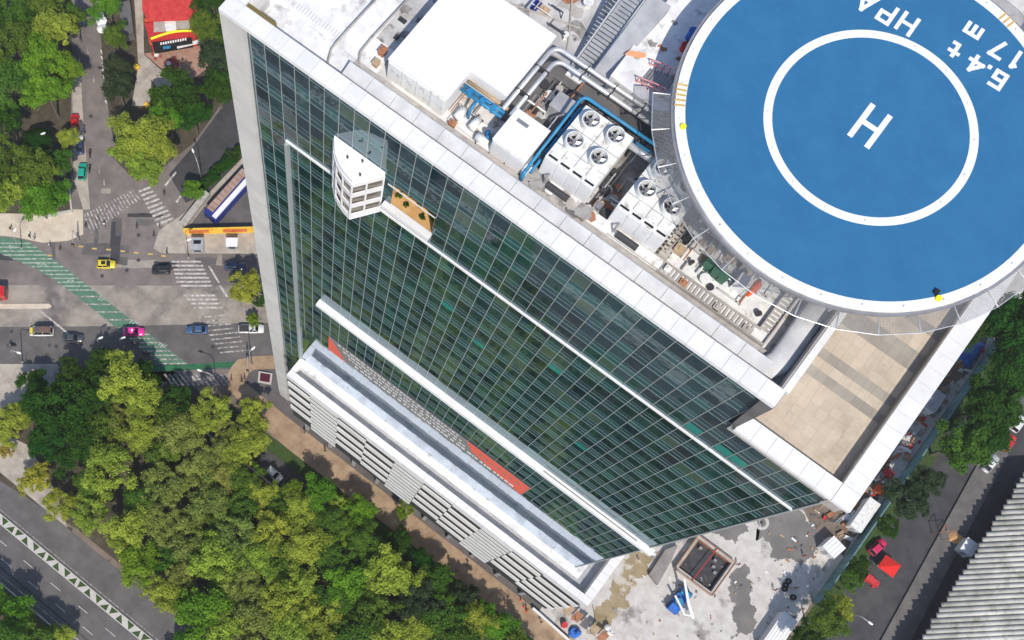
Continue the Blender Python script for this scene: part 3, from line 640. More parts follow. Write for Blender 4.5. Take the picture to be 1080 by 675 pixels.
for k in range(NS):
    a0, a1 = 2*math.pi*k/NS, 2*math.pi*(k+1)/NS
    if 150 < math.degrees(a0) < 206: continue
    pt = lambda r, a, z: Vector((HC[0]+r*math.cos(a), HC[1]+r*math.sin(a), z))
    r0, r1, z0, z1 = HR+.95, HR+2.25, HZ-.25, HZ-.5
    s = part('net_strut', MB().tube([pt(r0-.2,a0,z0-.1), pt(r1,a0,z1)], .05, 6), M['galvanised'], pad)
    part('net_rail', MB().tube([pt(r1,a0,z1), pt(r1,a1,z1)], .032, 6), M['galvanised'], pad)
    q = MB()
    for i in range(1,13):
        r = r0+(r1-r0)*i/13; z = z0+(z1-z0)*i/13; q.tube([pt(r,a0,z), pt(r,a1,z)], .013, 3, caps=False)
    for i in range(1,28):
        a = a0+(a1-a0)*i/28; q.tube([pt(r0,a,z0), pt(r1,a,z1)], .013, 3, caps=False)
    tag(part('net_panel', q, M['steel_grey'], pad), kind='stuff')
for k in range(12):
    a = 2*math.pi*(k+.5)/12; part('column', MB().cyl((HC[0]+11.2*math.cos(a), HC[1]+11.2*math.sin(a)), .22, 117.5 if HC[0]+11.2*math.cos(a) < 15.2 else 111.5, HZ-.7, 10), M['steel_grey'], pad)
part('girder', MB().ring(HC, 11, 11.4, HZ-.9, HZ-.36, 48), M['steel_grey'], pad)
for k in range(8):
    a = math.pi*k/8; d = Vector((math.cos(a), math.sin(a))); part('beam', MB().obox(HC, d, 2*(HR+.9), .22, HZ-.9, HZ-.37), M['steel_grey'], pad)
for k in range(30):
    a = 2*math.pi*k/30; part('edge_light', MB().cyl((HC[0]+(HR+.4)*math.cos(a), HC[1]+(HR+.4)*math.sin(a)), .07, HZ+.012, HZ+.10, 8), M['machine_white'], pad)
for k in range(16):
    a = 2*math.pi*(k+.3)/16; part('ring_light', MB().cyl((HC[0]+7.29*math.cos(a), HC[1]+7.29*math.sin(a)), .07, HZ+.008, HZ+.07, 8), M['machine_white'], pad)
for u, v in ((720,134),(989,315)):
    p = site(u, v, HZ); part('yellow_lamp', MB().cyl((p.x,p.y), .22, HZ+.012, HZ+.16, 12), M['yellow'], pad)
p = site(989,311,HZ); part('lamp_box', MB().box(p.x-.35,p.x-.05,p.y-.1,p.y+.25,HZ,HZ+.2), M['black'], pad)
for i in range(5):
    a = math.atan2(46.2-HC[1], -3.2-HC[0]) - .062 + i*.03; d = Vector((math.cos(a), math.sin(a))); c = Vector(HC) + d*(HR+.42)
    part('hazard_stripe', MB().obox(c, d, .8, .16, HZ+.012, HZ+.02), M['paint_yellow'], pad)
for i in range(3):
    a = 1.30+i*.03; d = Vector((math.cos(a), math.sin(a))); c = Vector(HC) + d*(HR+.42); part('hazard_stripe', MB().obox(c, d, .8, .16, HZ+.012, HZ+.02), M['paint_yellow'], pad)

# access stair with red railings
st = thing('helipad_stair', 'steel access stair with red railings climbing to the helipad', 'stair', (-4.9,49.0,119.9))
for i in range(8): part('tread', MB().box(-6.45+i*.27,-6.25+i*.27,47.75,49.05,119.95+i*.12,120.0+i*.12), M['steel_grey'], st)
for y in (47.5,49.3):
    q = MB()
    for dz in (.5,1.0): q.tube([(-6.75,y,119.5+dz),(-5.5,y-.05,120.0+dz),(-4.4,y-.1,120.3+dz)], .05, 6)
    part('railing', q, M['red_white'], st)
    for i in range(5): part('baluster', MB().tube([(-6.65+i*.5,y,119.8),(-6.65+i*.5,y,120.5+i*.13)], .04, 6), M['red_paint'], st)
for a, b in ():
    q = MB()
    for dz in (.4,.95): q.tube([(a[0],a[1],118.9+dz),(b[0],b[1],118.9+dz)], .05, 6)
    part('railing', q, M['red_white'], st)

# ------------------------------------------------------------------ rooftop plant
RZ = 117.62
def fan(c, z, parent):
    s = part('fan_shroud', MB().ring(c, .62, .70, z, z+.62, 28), M['machine_white'], parent)
    part('fan_well', MB().cyl(c, .62, z+.005, z+.06, 20), M['black'], s)
    part('fan_hub', MB().cyl(c, .17, z+.15, z+.5, 12), M['steel_grey'], s)
    for k in range(5):
        a = 2*math.pi*k/5+.3; d = Vector((math.cos(a), math.sin(a), 0)); n = Vector((-d.y,d.x,0))
        c3 = Vector((c[0],c[1],z+.32)); q = MB().quad(c3+d*.15-n*.10-Vector((0,0,.06)), c3+d*.6-n*.16-Vector((0,0,.1)), c3+d*.6+n*.14+Vector((0,0,.1)), c3+d*.15+n*.08+Vector((0,0,.06)))
        part('fan_blade', q, M['galvanised'], s)
    part('fan_guard', MB().ring(c, .55, .57, z+.6, z+.62, 24).ring(c, .36, .375, z+.6, z+.62, 24), M['galvanised'], s)
def chiller(x0, x1, y0, y1, fans, label):
    t = thing('chiller', label, 'chiller', ((x0+x1)/2,(y0+y1)/2,RZ), 0, 'rooftop chillers'); zt = 120.5
    part('casing', MB().box(x0,x1,y0,y1,RZ+.5,zt), M['machine_white'], t)
    part('skid', MB().box(x0+.1,x1-.1,y0+.1,y1-.1,RZ-.1,RZ+.5), M['dark_metal'], t)
    w4 = (x1-x0)/4
    for i in range(4): part('slot', MB().box(x0+i*w4+.15,x0+(i+1)*w4-.15,y0+.12,y0+.30,zt,zt+.012), M['black'], t)
    for i in range(4): part('side_panel', MB().box(x0+i*w4+.06,x0+(i+1)*w4-.06,y0-.03,y0,RZ+.7,zt-.12), M['white_clad'], t)
    for i in range(1,4): part('seam', MB().box(x0+i*w4-.02,x0+i*w4+.02,y0+.5,y1,zt,zt+.03), M['steel_grey'], t)
    for yy in (y0+1.4,y0+3.1): part('seam', MB().box(x0,x1,yy-.02,yy+.02,zt,zt+.028), M['steel_grey'], t)
    for c in fans: fan(c, zt, t)
    part('coil', MB().tube([(x0+1.2,y0-.5,RZ+.5),(x1-1.2,y0-.5,RZ+.5)], .3, 10), M['dark_metal'], t)
    part('valve_pipe', MB().tube([(x0+.9,y0-.05,RZ+1.2),(x0+.9,y0-.5,RZ+1.2),(x0+.9,y0-.5,RZ)], .1, 8), M['steel_grey'], t)
chiller(-8.45,-4.1,38.0,43.2, [(-7.4,42.1),(-5.25,42.2),(-7.4,40.0),(-5.2,40.0)], 'white four-fan chiller hugged by the blue pipe on the roof')
chiller(-2.0,2.3,38.0,43.0, [(-1.0,42.2),(-1.0,40.1),(1.2,40.1),(1.2,42.2)], 'white four-fan chiller partly under the helipad net')
sh = thing('plant_room', 'large bright white flat-roofed plant room on the roof', 'plant room', (-18,42,RZ))
L6 = [(-22.6,37.4),(-17.1,37.4),(-17.1,40.45),(-13.7,40.45),(-13.7,46.8),(-22.6,46.8)]
part('wall', MB().prism(L6, RZ-.1, 119.85), M['white_clad'], sh); 
part('roof', MB().prism([(x+(-.05 if x < -20 else .05), y+(-.05 if y < 41 else .05)) for x,y in L6], 119.85, 120.02), M['white_plain'], sh)
for i in range(4): part('wall_panel', MB().box(-22.55+i*1.37,-22.55+i*1.37+1.3,37.33,37.4,RZ+.1,119.7), M['machine_white'], sh)
cb = thing('equipment_cabinet', 'smaller white cabinet between the plant room and the blue pipe', 'cabinet', (-10.9,38.5,RZ))
part('casing', MB().box(-12.4,-9.45,37.0,40.1,RZ-.1,119.9), M['machine_white'], cb); part('lid', MB().box(-12.46,-9.39,36.94,40.16,119.9,120.0), M['white_plain'], cb)
for i in range(2): part('door', MB().box(-12.3+i*1.45,-10.95+i*1.45,36.96,36.998,RZ+.15,119.7), M['white_clad'], cb)
part('hatch', MB().box(-11.9,-10.9,39.2,39.5,120.0,120.05), M['steel_grey'], cb)
bp = thing('blue_pipework', 'pair of bright blue pipes bent around the first chiller', 'pipe', (-7,43.5,RZ))
def bend(a, b, c, r=.6):
    a, b, c = Vector(a), Vector(b), Vector(c); p = b+(a-b).normalized()*r; q = b+(c-b).normalized()*r
    return [a] + [p.lerp(b,t).lerp(b.lerp(q,t),t) for t in np.linspace(0,1,7)] + [c]
part('pipe', MB().tube(bend((-9.1,36.9,119.2),(-9.1,43.85,120.3),(-2.4,43.85,120.3)), .13, 10), M['pipe_blue'], bp, True)
part('pipe', MB().tube(bend((-8.75,37.1,118.8),(-8.75,43.5,119.7),(-2.4,43.5,119.7)), .12, 10), M['pipe_blue'], bp, True)
part('riser', MB().tube([(-9.1,36.9,119.2),(-9.1,36.7,118.9),(-9.1,36.7,RZ)], .17, 10), M['pipe_blue'], bp, True)
part('header', MB().tube([(-4.1,42.95,119.9),(-2.1,42.95,119.9)], .26, 12), M['galvanised'], bp, True)
for x in (-7.6,-5.8,-3.9): part('bracket', MB().box(x-.05,x+.05,43.35,44.05,RZ,120.1), M['dark_metal'], bp)
for y in (38.5,40.5,42.4): part('bracket', MB().box(-9.3,-8.55,y-.05,y+.05,RZ,119.4), M['dark_metal'], bp)
du = thing('insulated_ducts', 'pair of silver insulated ducts running around the plant yard', 'duct', (-9,45.8,RZ))
for k, (o, zz) in enumerate(((0,120.1),(.75,120.0))):
    part('duct', MB().tube(bend((-13.3+o,39.5,zz-.3),(-13.3+o,46.25-o,zz-.3),(-3.0,46.25-o,zz-.3),.9), .18, 12), M['galvanised'], du, True)
part('trough', MB().box(-13.7,-2.6,45.3,46.7,RZ,RZ+.3).box(-13.7,-12.2,40,45.3,RZ,RZ+.3), M['dark_panel'], du)
for x in (-10.2,-7.6,-5.0): part('clamp', MB().box(x-.03,x+.03,45.2,46.5,119.45,120.0), M['dark_metal'], du)
for y in (41.5,44.0): part('clamp', MB().box(-13.55,-12.3,y-.03,y+.03,119.45,120.0), M['dark_metal'], du)
yd = thing('shade_strip', 'dark slatted strip put in for shade beside the silver ducts', 'dark strip', (-8,45,RZ))  # dark plate and slats stand in for the shade between ducts and chillers
part('floor_plate', MB().box(-12.2,-3.2,44.1,45.2,RZ,RZ+.15), M['dark_panel'], yd)
for i in range(30): part('slat', MB().box(-12.1+i*.3,-11.98+i*.3,44.15,45.15,RZ+.15,RZ+.2), M['dark_metal'], yd)
solo('transformer_box', MB().box(-10.9,-9.5,42.6,44.0,RZ,118.8).box(-10.95,-9.45,42.55,44.05,118.8,118.86), M['grey_sheet'], 'grey flat-topped box in the corner of the duct bend', 'transformer')
pb = thing('valve_pipes', 'short blue pipes with valves below the plant room notch', 'pipe', (-15,39,RZ))
for o, mt in ((0,'pipe_blue'),(.4,'pipe_blue'),(.95,'timber')): part('pipe', MB().tube([(-16.9,39.2+o,119.3-(.2 if o > .8 else 0)),(-13.1,39.2+o,119.3-(.2 if o > .8 else 0))], .15, 10), M[mt], pb, True)
for x in (-16.2,-15.0,-14.0): part('valve', MB().cyl((x,39.3), .24, 119.1, 119.65, 10), M['pipe_blue'], pb)
part('drop', MB().tube([(-15.4,39.2,119.3),(-15.4,38.4,119.0),(-15.4,38.4,RZ)], .12, 8), M['pipe_blue'], pb, True)
part('elbow', MB().tube([(-13.4,38.0,118.6),(-12.9,37.6,118.6)], .2, 8), M['pipe_blue'], pb, True)
pu = thing('pump_skid', 'pale pump skid below the blue valve pipes', 'pump', (-15,38,RZ))
part('skid', MB().box(-16.6,-13.2,37.3,38.9,RZ,RZ+.2), M['machine_white'], pu)
for x in (-16.0,-14.6): part('motor', MB().tube([(x,37.6,RZ+.6),(x,38.6,RZ+.6)], .34, 12), M['machine_white'], pu, True)
part('tank', MB().tube([(-13.9,37.4,RZ+.55),(-12.8,37.4,RZ+.55)], .36, 12), M['machine_white'], pu, True)
# long steel stair and sloping sheet
ls = thing('service_stair', 'long grey metal stair beside the raised white roof', 'stair', (-10.7,49.5,RZ))
for i in range(22): part('tread', MB().box(-11.5,-10.1,46.9+i*.30,47.16+i*.30,118.0+i*.12,118.06+i*.12), M['grey_sheet'], ls)
for x in (-11.6,-10.0): part('stringer', MB().add([(x-.05,46.8,117.8),(x+.05,46.8,117.8),(x+.05,53.6,120.6),(x-.05,53.6,120.6),(x-.05,46.8,118.3),(x+.05,46.8,118.3),(x+.05,53.6,121.1),(x-.05,53.6,121.1)],[(0,3,2,1),(4,5,6,7),(0,1,5,4),(1,2,6,5),(2,3,7,6),(3,0,4,7)]), M['galvanised'], ls)
part('landing', MB().box(-11.6,-10.0,46.0,46.9,117.9,118.05), M['machine_white'], ls)
sl = MB().add([(-9.9,46.9,118.95),(-8.5,46.9,118.95),(-8.1,53.5,121.0),(-9.9,53.5,121.0),(-9.9,46.9,117.7),(-8.5,46.9,117.7),(-8.1,53.5,117.7),(-9.9,53.5,117.7)],[(0,1,2,3),(4,7,6,5),(0,4,5,1),(1,5,6,2),(2,6,7,3),(3,7,4,0)])
solo('sloping_sheet_roof', sl, M['grey_sheet'], 'sloping grey sheet roof beside the long metal stair', 'roof hatch')
q = MB(); pts = [site(u,v,119.95) for u,v in ((659,57),(664,53),(672,54.5),(681,56),(681.5,60),(674,61),(664,58.5))]; q.prism(pts, 119.91, 119.96)
solo('orange_board', q, M['orange_pale'], 'pale orange board lying on the white roof', 'board')
# windsock
ws = thing('windsock', 'orange windsock on a white box beside the helipad', 'windsock', (9.3,39.4,RZ))
part('pedestal', MB().box(8.3,9.3,39.4,40.4,RZ,118.9), M['machine_white'], ws); part('mast', MB().cyl((9.4,39.3), .05, RZ, 120.2, 8), M['galvanised'], ws)
q = MB().tube([(9.45,39.9,120.1),(9.5,39.5,120.12),(9.5,39.0,120.05),(9.42,38.4,119.95)], [.14,.30,.28,.10], 12); part('sock', q, M['orange_fabric'], ws, True)
for i, x in enumerate((5.75,6.5,7.1)):
    p = site((748.6,757.5,765)[i], (277,284.5,290.5)[i], 118.6)
    solo('control_box', MB().box(p.x-.30,p.x+.30,p.y-.30,p.y+.30,RZ,118.5).box(p.x-.34,p.x+.34,p.y-.34,p.y+.34,118.5,118.56), [M['green_box']], ('leftmost','middle','rightmost')[i]+' of three dark green boxes beside the helipad edge', 'box', 'green boxes on the roof')
# ladder track, curved membrane duct, rails
lt = thing('maintenance_track', 'pale ladder-like track turning round the roof corner', 'track', (8,38,RZ))
for i in range(34): part('tie', MB().box(-1.2+i*.38,-1.0+i*.38,37.15,37.95,RZ+.3,RZ+.36), M['gutter_dirty'], lt)
for i in range(11): part('tie', MB().box(11.9,12.7,38.1+i*.38,38.3+i*.38,RZ+.3,RZ+.36), M['gutter_dirty'], lt)
for i in range(8): part('tie', MB().box(2.6,3.4,38.2+i*.38,38.4+i*.38,RZ+.3,RZ+.36), M['gutter_dirty'], lt)
part('bed', MB().box(-1.4,12.75,37.1,38.0,RZ,RZ+.27).box(11.85,12.75,38.0,42.6,RZ,RZ+.27).box(3.4,11.85,38.05,41.5,RZ,RZ+.12), M['machine_white'], lt)
part('rail', MB().box(-1.4,12.8,37.05,37.15,RZ,RZ+.5).box(-1.4,12.0,37.95,38.05,RZ,RZ+.5), M['gutter_dirty'], lt); part('rail', MB().box(12.7,12.8,37.15,42.6,RZ,RZ+.5).box(11.8,11.9,38.05,42.6,RZ,RZ+.5), M['gutter_dirty'], lt)
q = MB(); path = [(11.6,35.2),(13.0,35.25),(13.9,35.7),(14.35,36.6),(14.4,38),(14.35,40),(14.3,43.5)]
part_ = [Vector((x,y,118.45)) for x,y in path]
q.tube(part_, [.95]*len(path), 14); q.v = [(x,y,118.2+(z-118.45)*.35) for x,y,z in q.v]; md = solo('curved_channel', q, M['panel_pale'], 'grey curved channel bending round the roof corner', 'duct', None, True)
q = MB().tube(bend((14.95,36.2,118.2),(14.95,39,118.2),(14.95,44,118.2)), .16, 8); solo('corner_pipe', q, M['dark_metal'], 'dark pipe along the roof edge above the terrace', 'pipe', None, True)
for i, pts in enumerate(([(-26.5,34.7,118.6),(-26.9,35.4,118.6),(-27.3,36.3,118.6),(-27.35,38,118.5),(-27.2,44,118.5)], [(-24.4,36.6,118.4),(-25.0,36.9,118.4),(-25.4,37.6,118.4),(-25.45,39,118.4),(-25.2,46,118.4)])):
    solo('guide_rail', MB().tube([(x,y,z-.35) for x,y,z in pts], .09, 8), M['gutter_dirty'], ('outer','inner')[i]+' of two grey rails curving across the white roof corner', 'rail', None, True)
tr = thing('roof_ladder_strip', 'faint row of grey slats on the white roof corner', 'track', (-31,37.6,RZ))
for i in range(24): part('slat', MB().box(-34+i*.29,-33.9+i*.29,37.6,38.2,117.7,117.74), M['panel_pale'], tr)
# clutter
CL = [('blue_drum',731,34,.34,.9,'tarp_blue','blue drum','blue plastic drum at the helipad rim','drum'),('orange_bucket',733.5,40,.2,.35,'orange_fabric','','small orange bucket next to the blue drum','bucket'),
 ('red_bin',742,25,.26,.6,'red_white','','pink-red bin above the blue drum','bin'),('maroon_bin',724,46,.28,.6,'red_paint','','dark red bin below the blue drum','bin')]
for n, u, v, r, h, mt, _, lb, ct in CL:
    p = site(u, v, 120.6); solo(n, MB().cyl((p.x,p.y), r, 119.9, 119.9+h, 14).cyl((p.x,p.y), r+.03, 119.9+h*.9, 119.9+h*.96, 14), M[mt], lb, ct)
k = 0
for u, v, sx, sy, sz, mt, lb in ((404,52,.5,.6,.5,'rust','rusty vent box at the corner of the plant room'),(397,64,.45,.5,.4,'timber','tan crate beside the gutter near the plant room'),(425,17,.6,.3,.05,'dark_metal','dark duct box on the stained roof left of the plant room'),(419,35,.3,.4,.05,'dark_metal','small dark hatch on the stained roof left of the plant room'),
   (478,128,.5,.4,.35,'rust','rust-brown fitting at the gutter below the pump skid'),(632,215,.5,.5,.4,'steel_grey','grey junction box in the gap between the chillers'),(640,190,.6,.9,.5,'dark_metal','dark pump in the shaded gap between the chillers'),(718,262,.7,.6,.5,'timber','brown pump right of the second chiller'),(726,250,.5,.8,.5,'dark_metal','black motor right of the second chiller'),
   (705,283,.4,.4,.5,'machine_white','white post box beside the ladder track'),(722,297,.5,.4,.35,'rust','rusty block on the ladder track'),(757,323,.4,.5,.35,'gutter_dirty','grey-brown block on the track below the windsock'),(790,346,.7,.4,.35,'gutter_dirty','brown block at the track corner'),(786,287,.9,1.1,.6,'gutter_dirty','brown louvred unit at the helipad edge'),(799,297,1.0,1.0,.5,'machine_white','white slotted unit at the helipad edge'),(774,268,.8,.8,.5,'timber','tan bundle under the helipad net'),
   (673,29,.35,.5,.3,'black','black bag on the sloping sheet roof'),(575,8,.8,.4,.4,'timber','tan crate on the roof behind the plant room'),(566,4,.5,.8,.4,'bus_blue','dark blue bundle behind the plant room')):
    p = site(u, v, 118.3); q = MB().box(p.x-sx/2,p.x+sx/2,p.y-sy/2,p.y+sy/2,RZ,RZ+.1+sz); q.box(p.x-sx/2-.05,p.x+sx/2+.05,p.y-sy/2-.05,p.y+sy/2+.05,RZ+.1+sz,RZ+.15+sz); q.cyl((p.x,p.y), min(sx,sy)*.3, RZ+.15+sz, RZ+.25+sz, 8)
    solo(('roof_vent','junction_box','pump_unit')[k % 3], q, M[mt], lb, 'roof unit'); k += 1
for i, (a, b) in enumerate((((-12.2,37.6),(-9.6,36.95)),((3.0,38.6),(3.4,42.8)),((-3.4,38.2),(-3.4,43)),((5,40.4),(11,40.4)),((-20,48),(-13,50)),((-17,55),(-12.5,47.5)))):
    solo('conduit', MB().tube([(a[0],a[1],RZ+.35),((a[0]+b[0])/2,(a[1]+b[1])/2,RZ+.38),(b[0],b[1],RZ+.35)], .07, 6), M['gutter_dirty'], ('thin conduit in front of the white cabinet','thin conduit right of the second chiller','thin conduit in the gap between both chillers','thin conduit behind the windsock','thin conduit behind the plant room running right','thin conduit on the stained roof above the ducts')[i], 'conduit')
# repair patches, cables and stubs that belong to the roof itself
rr = random.Random(3)
for i in range(80):
    zone = rr.choice(((-13.4,-9.8,40.5,45,117.665),(-4,-2.2,38.2,43,117.665),(3,11.5,38.3,42.5,117.63),(-22,-12,47,54,117.905),(-25.2,-22.8,40,47,117.765),(-8,-3,46.5,54,119.905),(-9.5,-3,36.95,37.9,118.105)))
    x, y = rr.uniform(zone[0],zone[1]), rr.uniform(zone[2],zone[3]); s = rr.uniform(.25,1.0) if zone[4] != 119.905 else rr.uniform(.15,.4)
    part('roof_patch', MB().sheet(ragged([Vector((x-s,y-s*.6,0)),Vector((x+s,y-s*.5,0)),Vector((x+s*.8,y+s*.6,0)),Vector((x-s*.7,y+s*.5,0))],.2,2), zone[4]+.002+i*.0002), M[rr.choice(('yard_floor','gutter_dirty','roof_stained','rust','dark_panel','yard_floor'))], tower)
for i in range(75):
    zone = rr.choice(((-13,-9.7,40.5,45),(-4,-2.1,38.2,43),(2.6,11.5,38.3,42.5),(-21,-12.5,47.3,53),(-16.8,-12.9,37.2,39),(3,9,40.5,43.5),(3.2,6,38.2,41)))
    x, y = rr.uniform(zone[0],zone[1]), rr.uniform(zone[2],zone[3]); d = rr.choice(((1,0),(0,1))); L = rr.uniform(.6,2.4); z = RZ+rr.uniform(.12,.7) + (.3 if y > 47 else 0)
    part('conduit_run', MB().tube([(x,y,z),(x+d[0]*L,y+d[1]*L,z),(x+d[0]*L,y+d[1]*L,RZ)], rr.uniform(.035,.09), 6), M[rr.choice(('gutter_dirty','steel_grey','machine_white','dark_metal','rust','galvanised'))], tower)
for i in range(48):
    zone = rr.choice(((-13,-9.7,40.5,45),(-4,-2.1,38.2,43),(2.6,11.5,38.3,42.5),(-21,-12.5,47.3,53),(3,9,40.5,43.5)))
    x, y = rr.uniform(zone[0],zone[1]), rr.uniform(zone[2],zone[3]); s = rr.uniform(.12,.35); h = rr.uniform(.15,.6)+(.3 if y > 47 else 0)
    part('vent_stub', MB().cyl((x,y), s, RZ, RZ+h, 8).cyl((x,y), s*1.3, RZ+h, RZ+h+.06, 8), M[rr.choice(('machine_white','gutter_dirty','steel_grey','dark_metal','timber'))], tower)
# garden plants in the recess
for i, (x, y, r) in enumerate(((-18.0,34.5,.35),(-17.0,34.2,.28),(-16.0,34.9,.3),(-15.2,34.1,.33),(-14.4,34.6,.4),(-16.5,35.3,.3))):
    GARDEN = globals().setdefault('GARDEN', []); GARDEN.append((x, y, r))
# ------------------------------------------------------------------ vehicles
def loft(secs, n_mat=0):
    """closed loft through equal-length rings"""
    q = MB(); n = len(secs[0]); v = [p for s in secs for p in s]
    f = [(i*n+k, i*n+(k+1) % n, (i+1)*n+(k+1) % n, (i+1)*n+k) for i in range(len(secs)-1) for k in range(n)]
    f += [tuple(range(n))[::-1], tuple(range((len(secs)-1)*n, len(secs)*n))]
    return q.add(v, f)
WH = {}
def wheel(parent, x, y, r=.32):
    if 'tyre' not in WH:
        q = MB(); n = 18; v = []
        for yy, rr in ((-.1,.78),(-.11,.96),(-.06,1),(.06,1),(.11,.96),(.1,.78)): v += [(.32*rr*math.cos(2*math.pi*k/n), yy, .32*rr*math.sin(2*math.pi*k/n)) for k in range(n)]
        q.add(v, [(j*n+k,(j+1)*n+k,(j+1)*n+(k+1) % n,j*n+(k+1) % n) for j in range(5) for k in range(n)]); WH['tyre'] = q.mesh('tyre', M['rubber'])
        q = MB(); q.add([(.25*math.cos(2*math.pi*k/n), yy, .25*math.sin(2*math.pi*k/n)) for yy in (-.09,.09) for k in range(n)], [tuple(range(n)),tuple(range(n,2*n))[::-1]]+[(k,n+k,n+(k+1) % n,(k+1) % n) for k in range(n)]); WH['rim'] = q.mesh('rim', M['rim'])
    w_ = link('wheel', None, parent, (x,y,r)); w_.scale = (r/.32,)*3; link('tyre', WH['tyre'], w_); link('rim', WH['rim'], w_)
def car(u, v, yaw, pm, label, kind='sedan', cat='car', roof=None, hood=None, group=None, h=.5):
    p = site(u, v, h); t = thing({'sedan':'car','hatch':'car','suv':'car','pickup':'pickup_truck','van':'van'}[kind], label, cat, (p.x,p.y,0.015), R(yaw), group)
    L = {'sedan':4.4,'hatch':3.9,'suv':4.7,'pickup':5.3,'van':5.0}[kind]; W = 1.76 if kind in ('sedan','hatch') else 1.86; H = {'sedan':1.45,'hatch':1.5,'suv':1.7,'pickup':1.75,'van':2.1}[kind]
    bz = .86 if kind in ('sedan','hatch') else .98; hl = L/2; hw = W/2
    secs = []
    for s, ww, zt, zb in ((-1,.80,.78,.42),(-.96,.93,.92,.28),(-.75,1,1.0,.22),(-.3,1,1.0,.2),(.3,1,1.0,.2),(.62,1,.97,.22),(.86,.96,.90,.25),(.97,.86,.80,.3),(1,.72,.66,.42)):
        a = hw*ww; z1 = bz*zt; secs.append([(s*hl,-a*.9,zb),(s*hl,-a,zb+.16),(s*hl,-a,z1-.18),(s*hl,-a*.90,z1),(s*hl,0,z1+.03),(s*hl,a*.90,z1),(s*hl,a,z1-.18),(s*hl,a,zb+.16),(s*hl,a*.9,zb)])
    lpart('body', loft(secs), pm, t, True)
    x0, x1, x2, x3 = {'sedan':(-1.72,-1.0,.28,1.02),'hatch':(-1.85,-1.45,.2,.95),'suv':(-2.25,-1.9,.3,1.0),'pickup':(-.35,-.2,.85,1.5),'van':(-2.4,-2.2,1.0,1.75)}[kind]
    a0, a1 = hw*.88, hw*.70; zb, zt = bz-.03, H
    B = [(x0,-a0,zb),(x3,-a0,zb),(x3,a0,zb),(x0,a0,zb)]; T = [(x1,-a1,zt),(x2,-a1,zt),(x2,a1,zt),(x1,a1,zt)]
    lpart('windscreen', MB().quad(B[1],B[2],T[2],T[1]), M['car_glass'], t); lpart('rear_window', MB().quad(B[3],B[0],T[0],T[3]), M['car_glass'], t)
    lpart('side_window', MB().quad(B[0],B[1],T[1],T[0]), M['car_glass'], t); lpart('side_window', MB().quad(B[2],B[3],T[3],T[2]), M['car_glass'], t)
    xm = (x1+x2)/2
    lpart('roof', MB().add([(x1-.05,-a1-.02,zt-.03),(x2+.05,-a1-.02,zt-.03),(x2+.05,a1+.02,zt-.03),(x1-.05,a1+.02,zt-.03),(x1+.08,-a1+.1,zt+.035),(x2-.08,-a1+.1,zt+.035),(x2-.08,a1-.1,zt+.035),(x1+.08,a1-.1,zt+.035)],[(0,3,2,1),(4,5,6,7),(0,1,5,4),(1,2,6,5),(2,3,7,6),(3,0,4,7)]), roof or pm, t)
    for s in (-1,1):
        lpart('pillar', MB().tube([(B[1 if s<0 else 2][0],s*a0,zb),(T[1][0],s*a1,zt)], .05, 5).tube([(x0,s*a0,zb),(x1,s*a1,zt)], .06, 5).tube([((x0+x3)/2-.1,s*a0,zb),(xm-.05,s*a1,zt)], .05, 5), pm, t)
        lpart('mirror', MB().box(x3-.25,x3-.1,s*hw-.02 if s > 0 else -hw-.16,s*hw+.16 if s > 0 else -hw+.02,bz-.02,bz+.12), pm, t)
        lpart('headlight', MB().box(hl*.93,hl*.985,s*hw*.55-.16,s*hw*.55+.16,bz*.58,bz*.76), M['headlight'], t)
        lpart('tail_light', MB().box(-hl*.995,-hl*.955,s*hw*.62-.14,s*hw*.62+.14,bz*.62,bz*.86), M['taillight'], t)
        for wx in (-hl*.6,hl*.62): wheel(t, wx, s*(hw-.09), .32 if kind in ('sedan','hatch') else .36)
    if hood: lpart('bonnet', MB().box(x3+.02,hl*.9,-hw*.82,hw*.82,bz*.93,bz+.045), hood, t)
    if kind == 'pickup': lpart('load_bed', MB().box(-hl*.93,x0-.1,-hw*.82,hw*.82,bz-.06,bz+.045), M['dark_metal'], t)
    return t
AV = 38.0
c_y = paint('taxi_yellow', (.72,.58,.03)); c_k = paint('car_black', (.018,.02,.022)); c_p = paint('taxi_pink', (.80,.03,.32)); c_w = paint('car_white', (.70,.70,.69)); c_b = paint('car_blue', (.045,.10,.22))
c_r = paint('car_red', (.52,.015,.02)); c_t = paint('car_teal', (.01,.36,.27)); c_m = paint('car_magenta', (.55,.02,.09)); c_s = paint('car_silver', (.42,.43,.45)); c_g = paint('car_grey', (.06,.07,.08)); c_n = paint('car_navy', (.03,.05,.12))
t = car(112,279,AV,c_y,'yellow taxi with a dark sunroof crossing the junction','hatch'); lpart('sunroof', MB().box(-.85,.05,-.42,.42,1.545,1.55), M['black'], t)
car(170,285,AV+181,c_k,'black car stopped at the long crossing on the avenue','hatch')
t = car(141,350,AV,c_p,'bright pink taxi on the dark carriageway','sedan'); lpart('roof_sign', MB().box(-.3,0,-.25,.25,1.48,1.62), M['white_plain'], t)
t = car(44,350,AV+180,c_w,'white and yellow patrol pickup with a brown roof on the avenue','van','pickup',roof=paint('roof_brown',(.16,.10,.07)),hood=c_y); lpart('light_bar', MB().box(.4,.65,-.6,.6,2.13,2.25), M['car_blue'], t)
car(77,357,AV,c_g,'dark grey car beside the grove, left of the pink taxi','sedan')
car(208,348,AV+180,c_b,'blue car on the dark carriageway near the tower','sedan')
car(265,347,AV,c_w,'white pickup at the avenue edge by the tower corner','pickup','pickup')
car(79,129,AV+93,c_r,'red car parked along the tree-lined street','hatch')
car(84.5,153,AV+93,c_n,'dark blue car half hidden under a street tree','sedan',hood=c_w)
car(87,181,AV+88,c_t,'teal green car parked near the faded crossing','hatch')
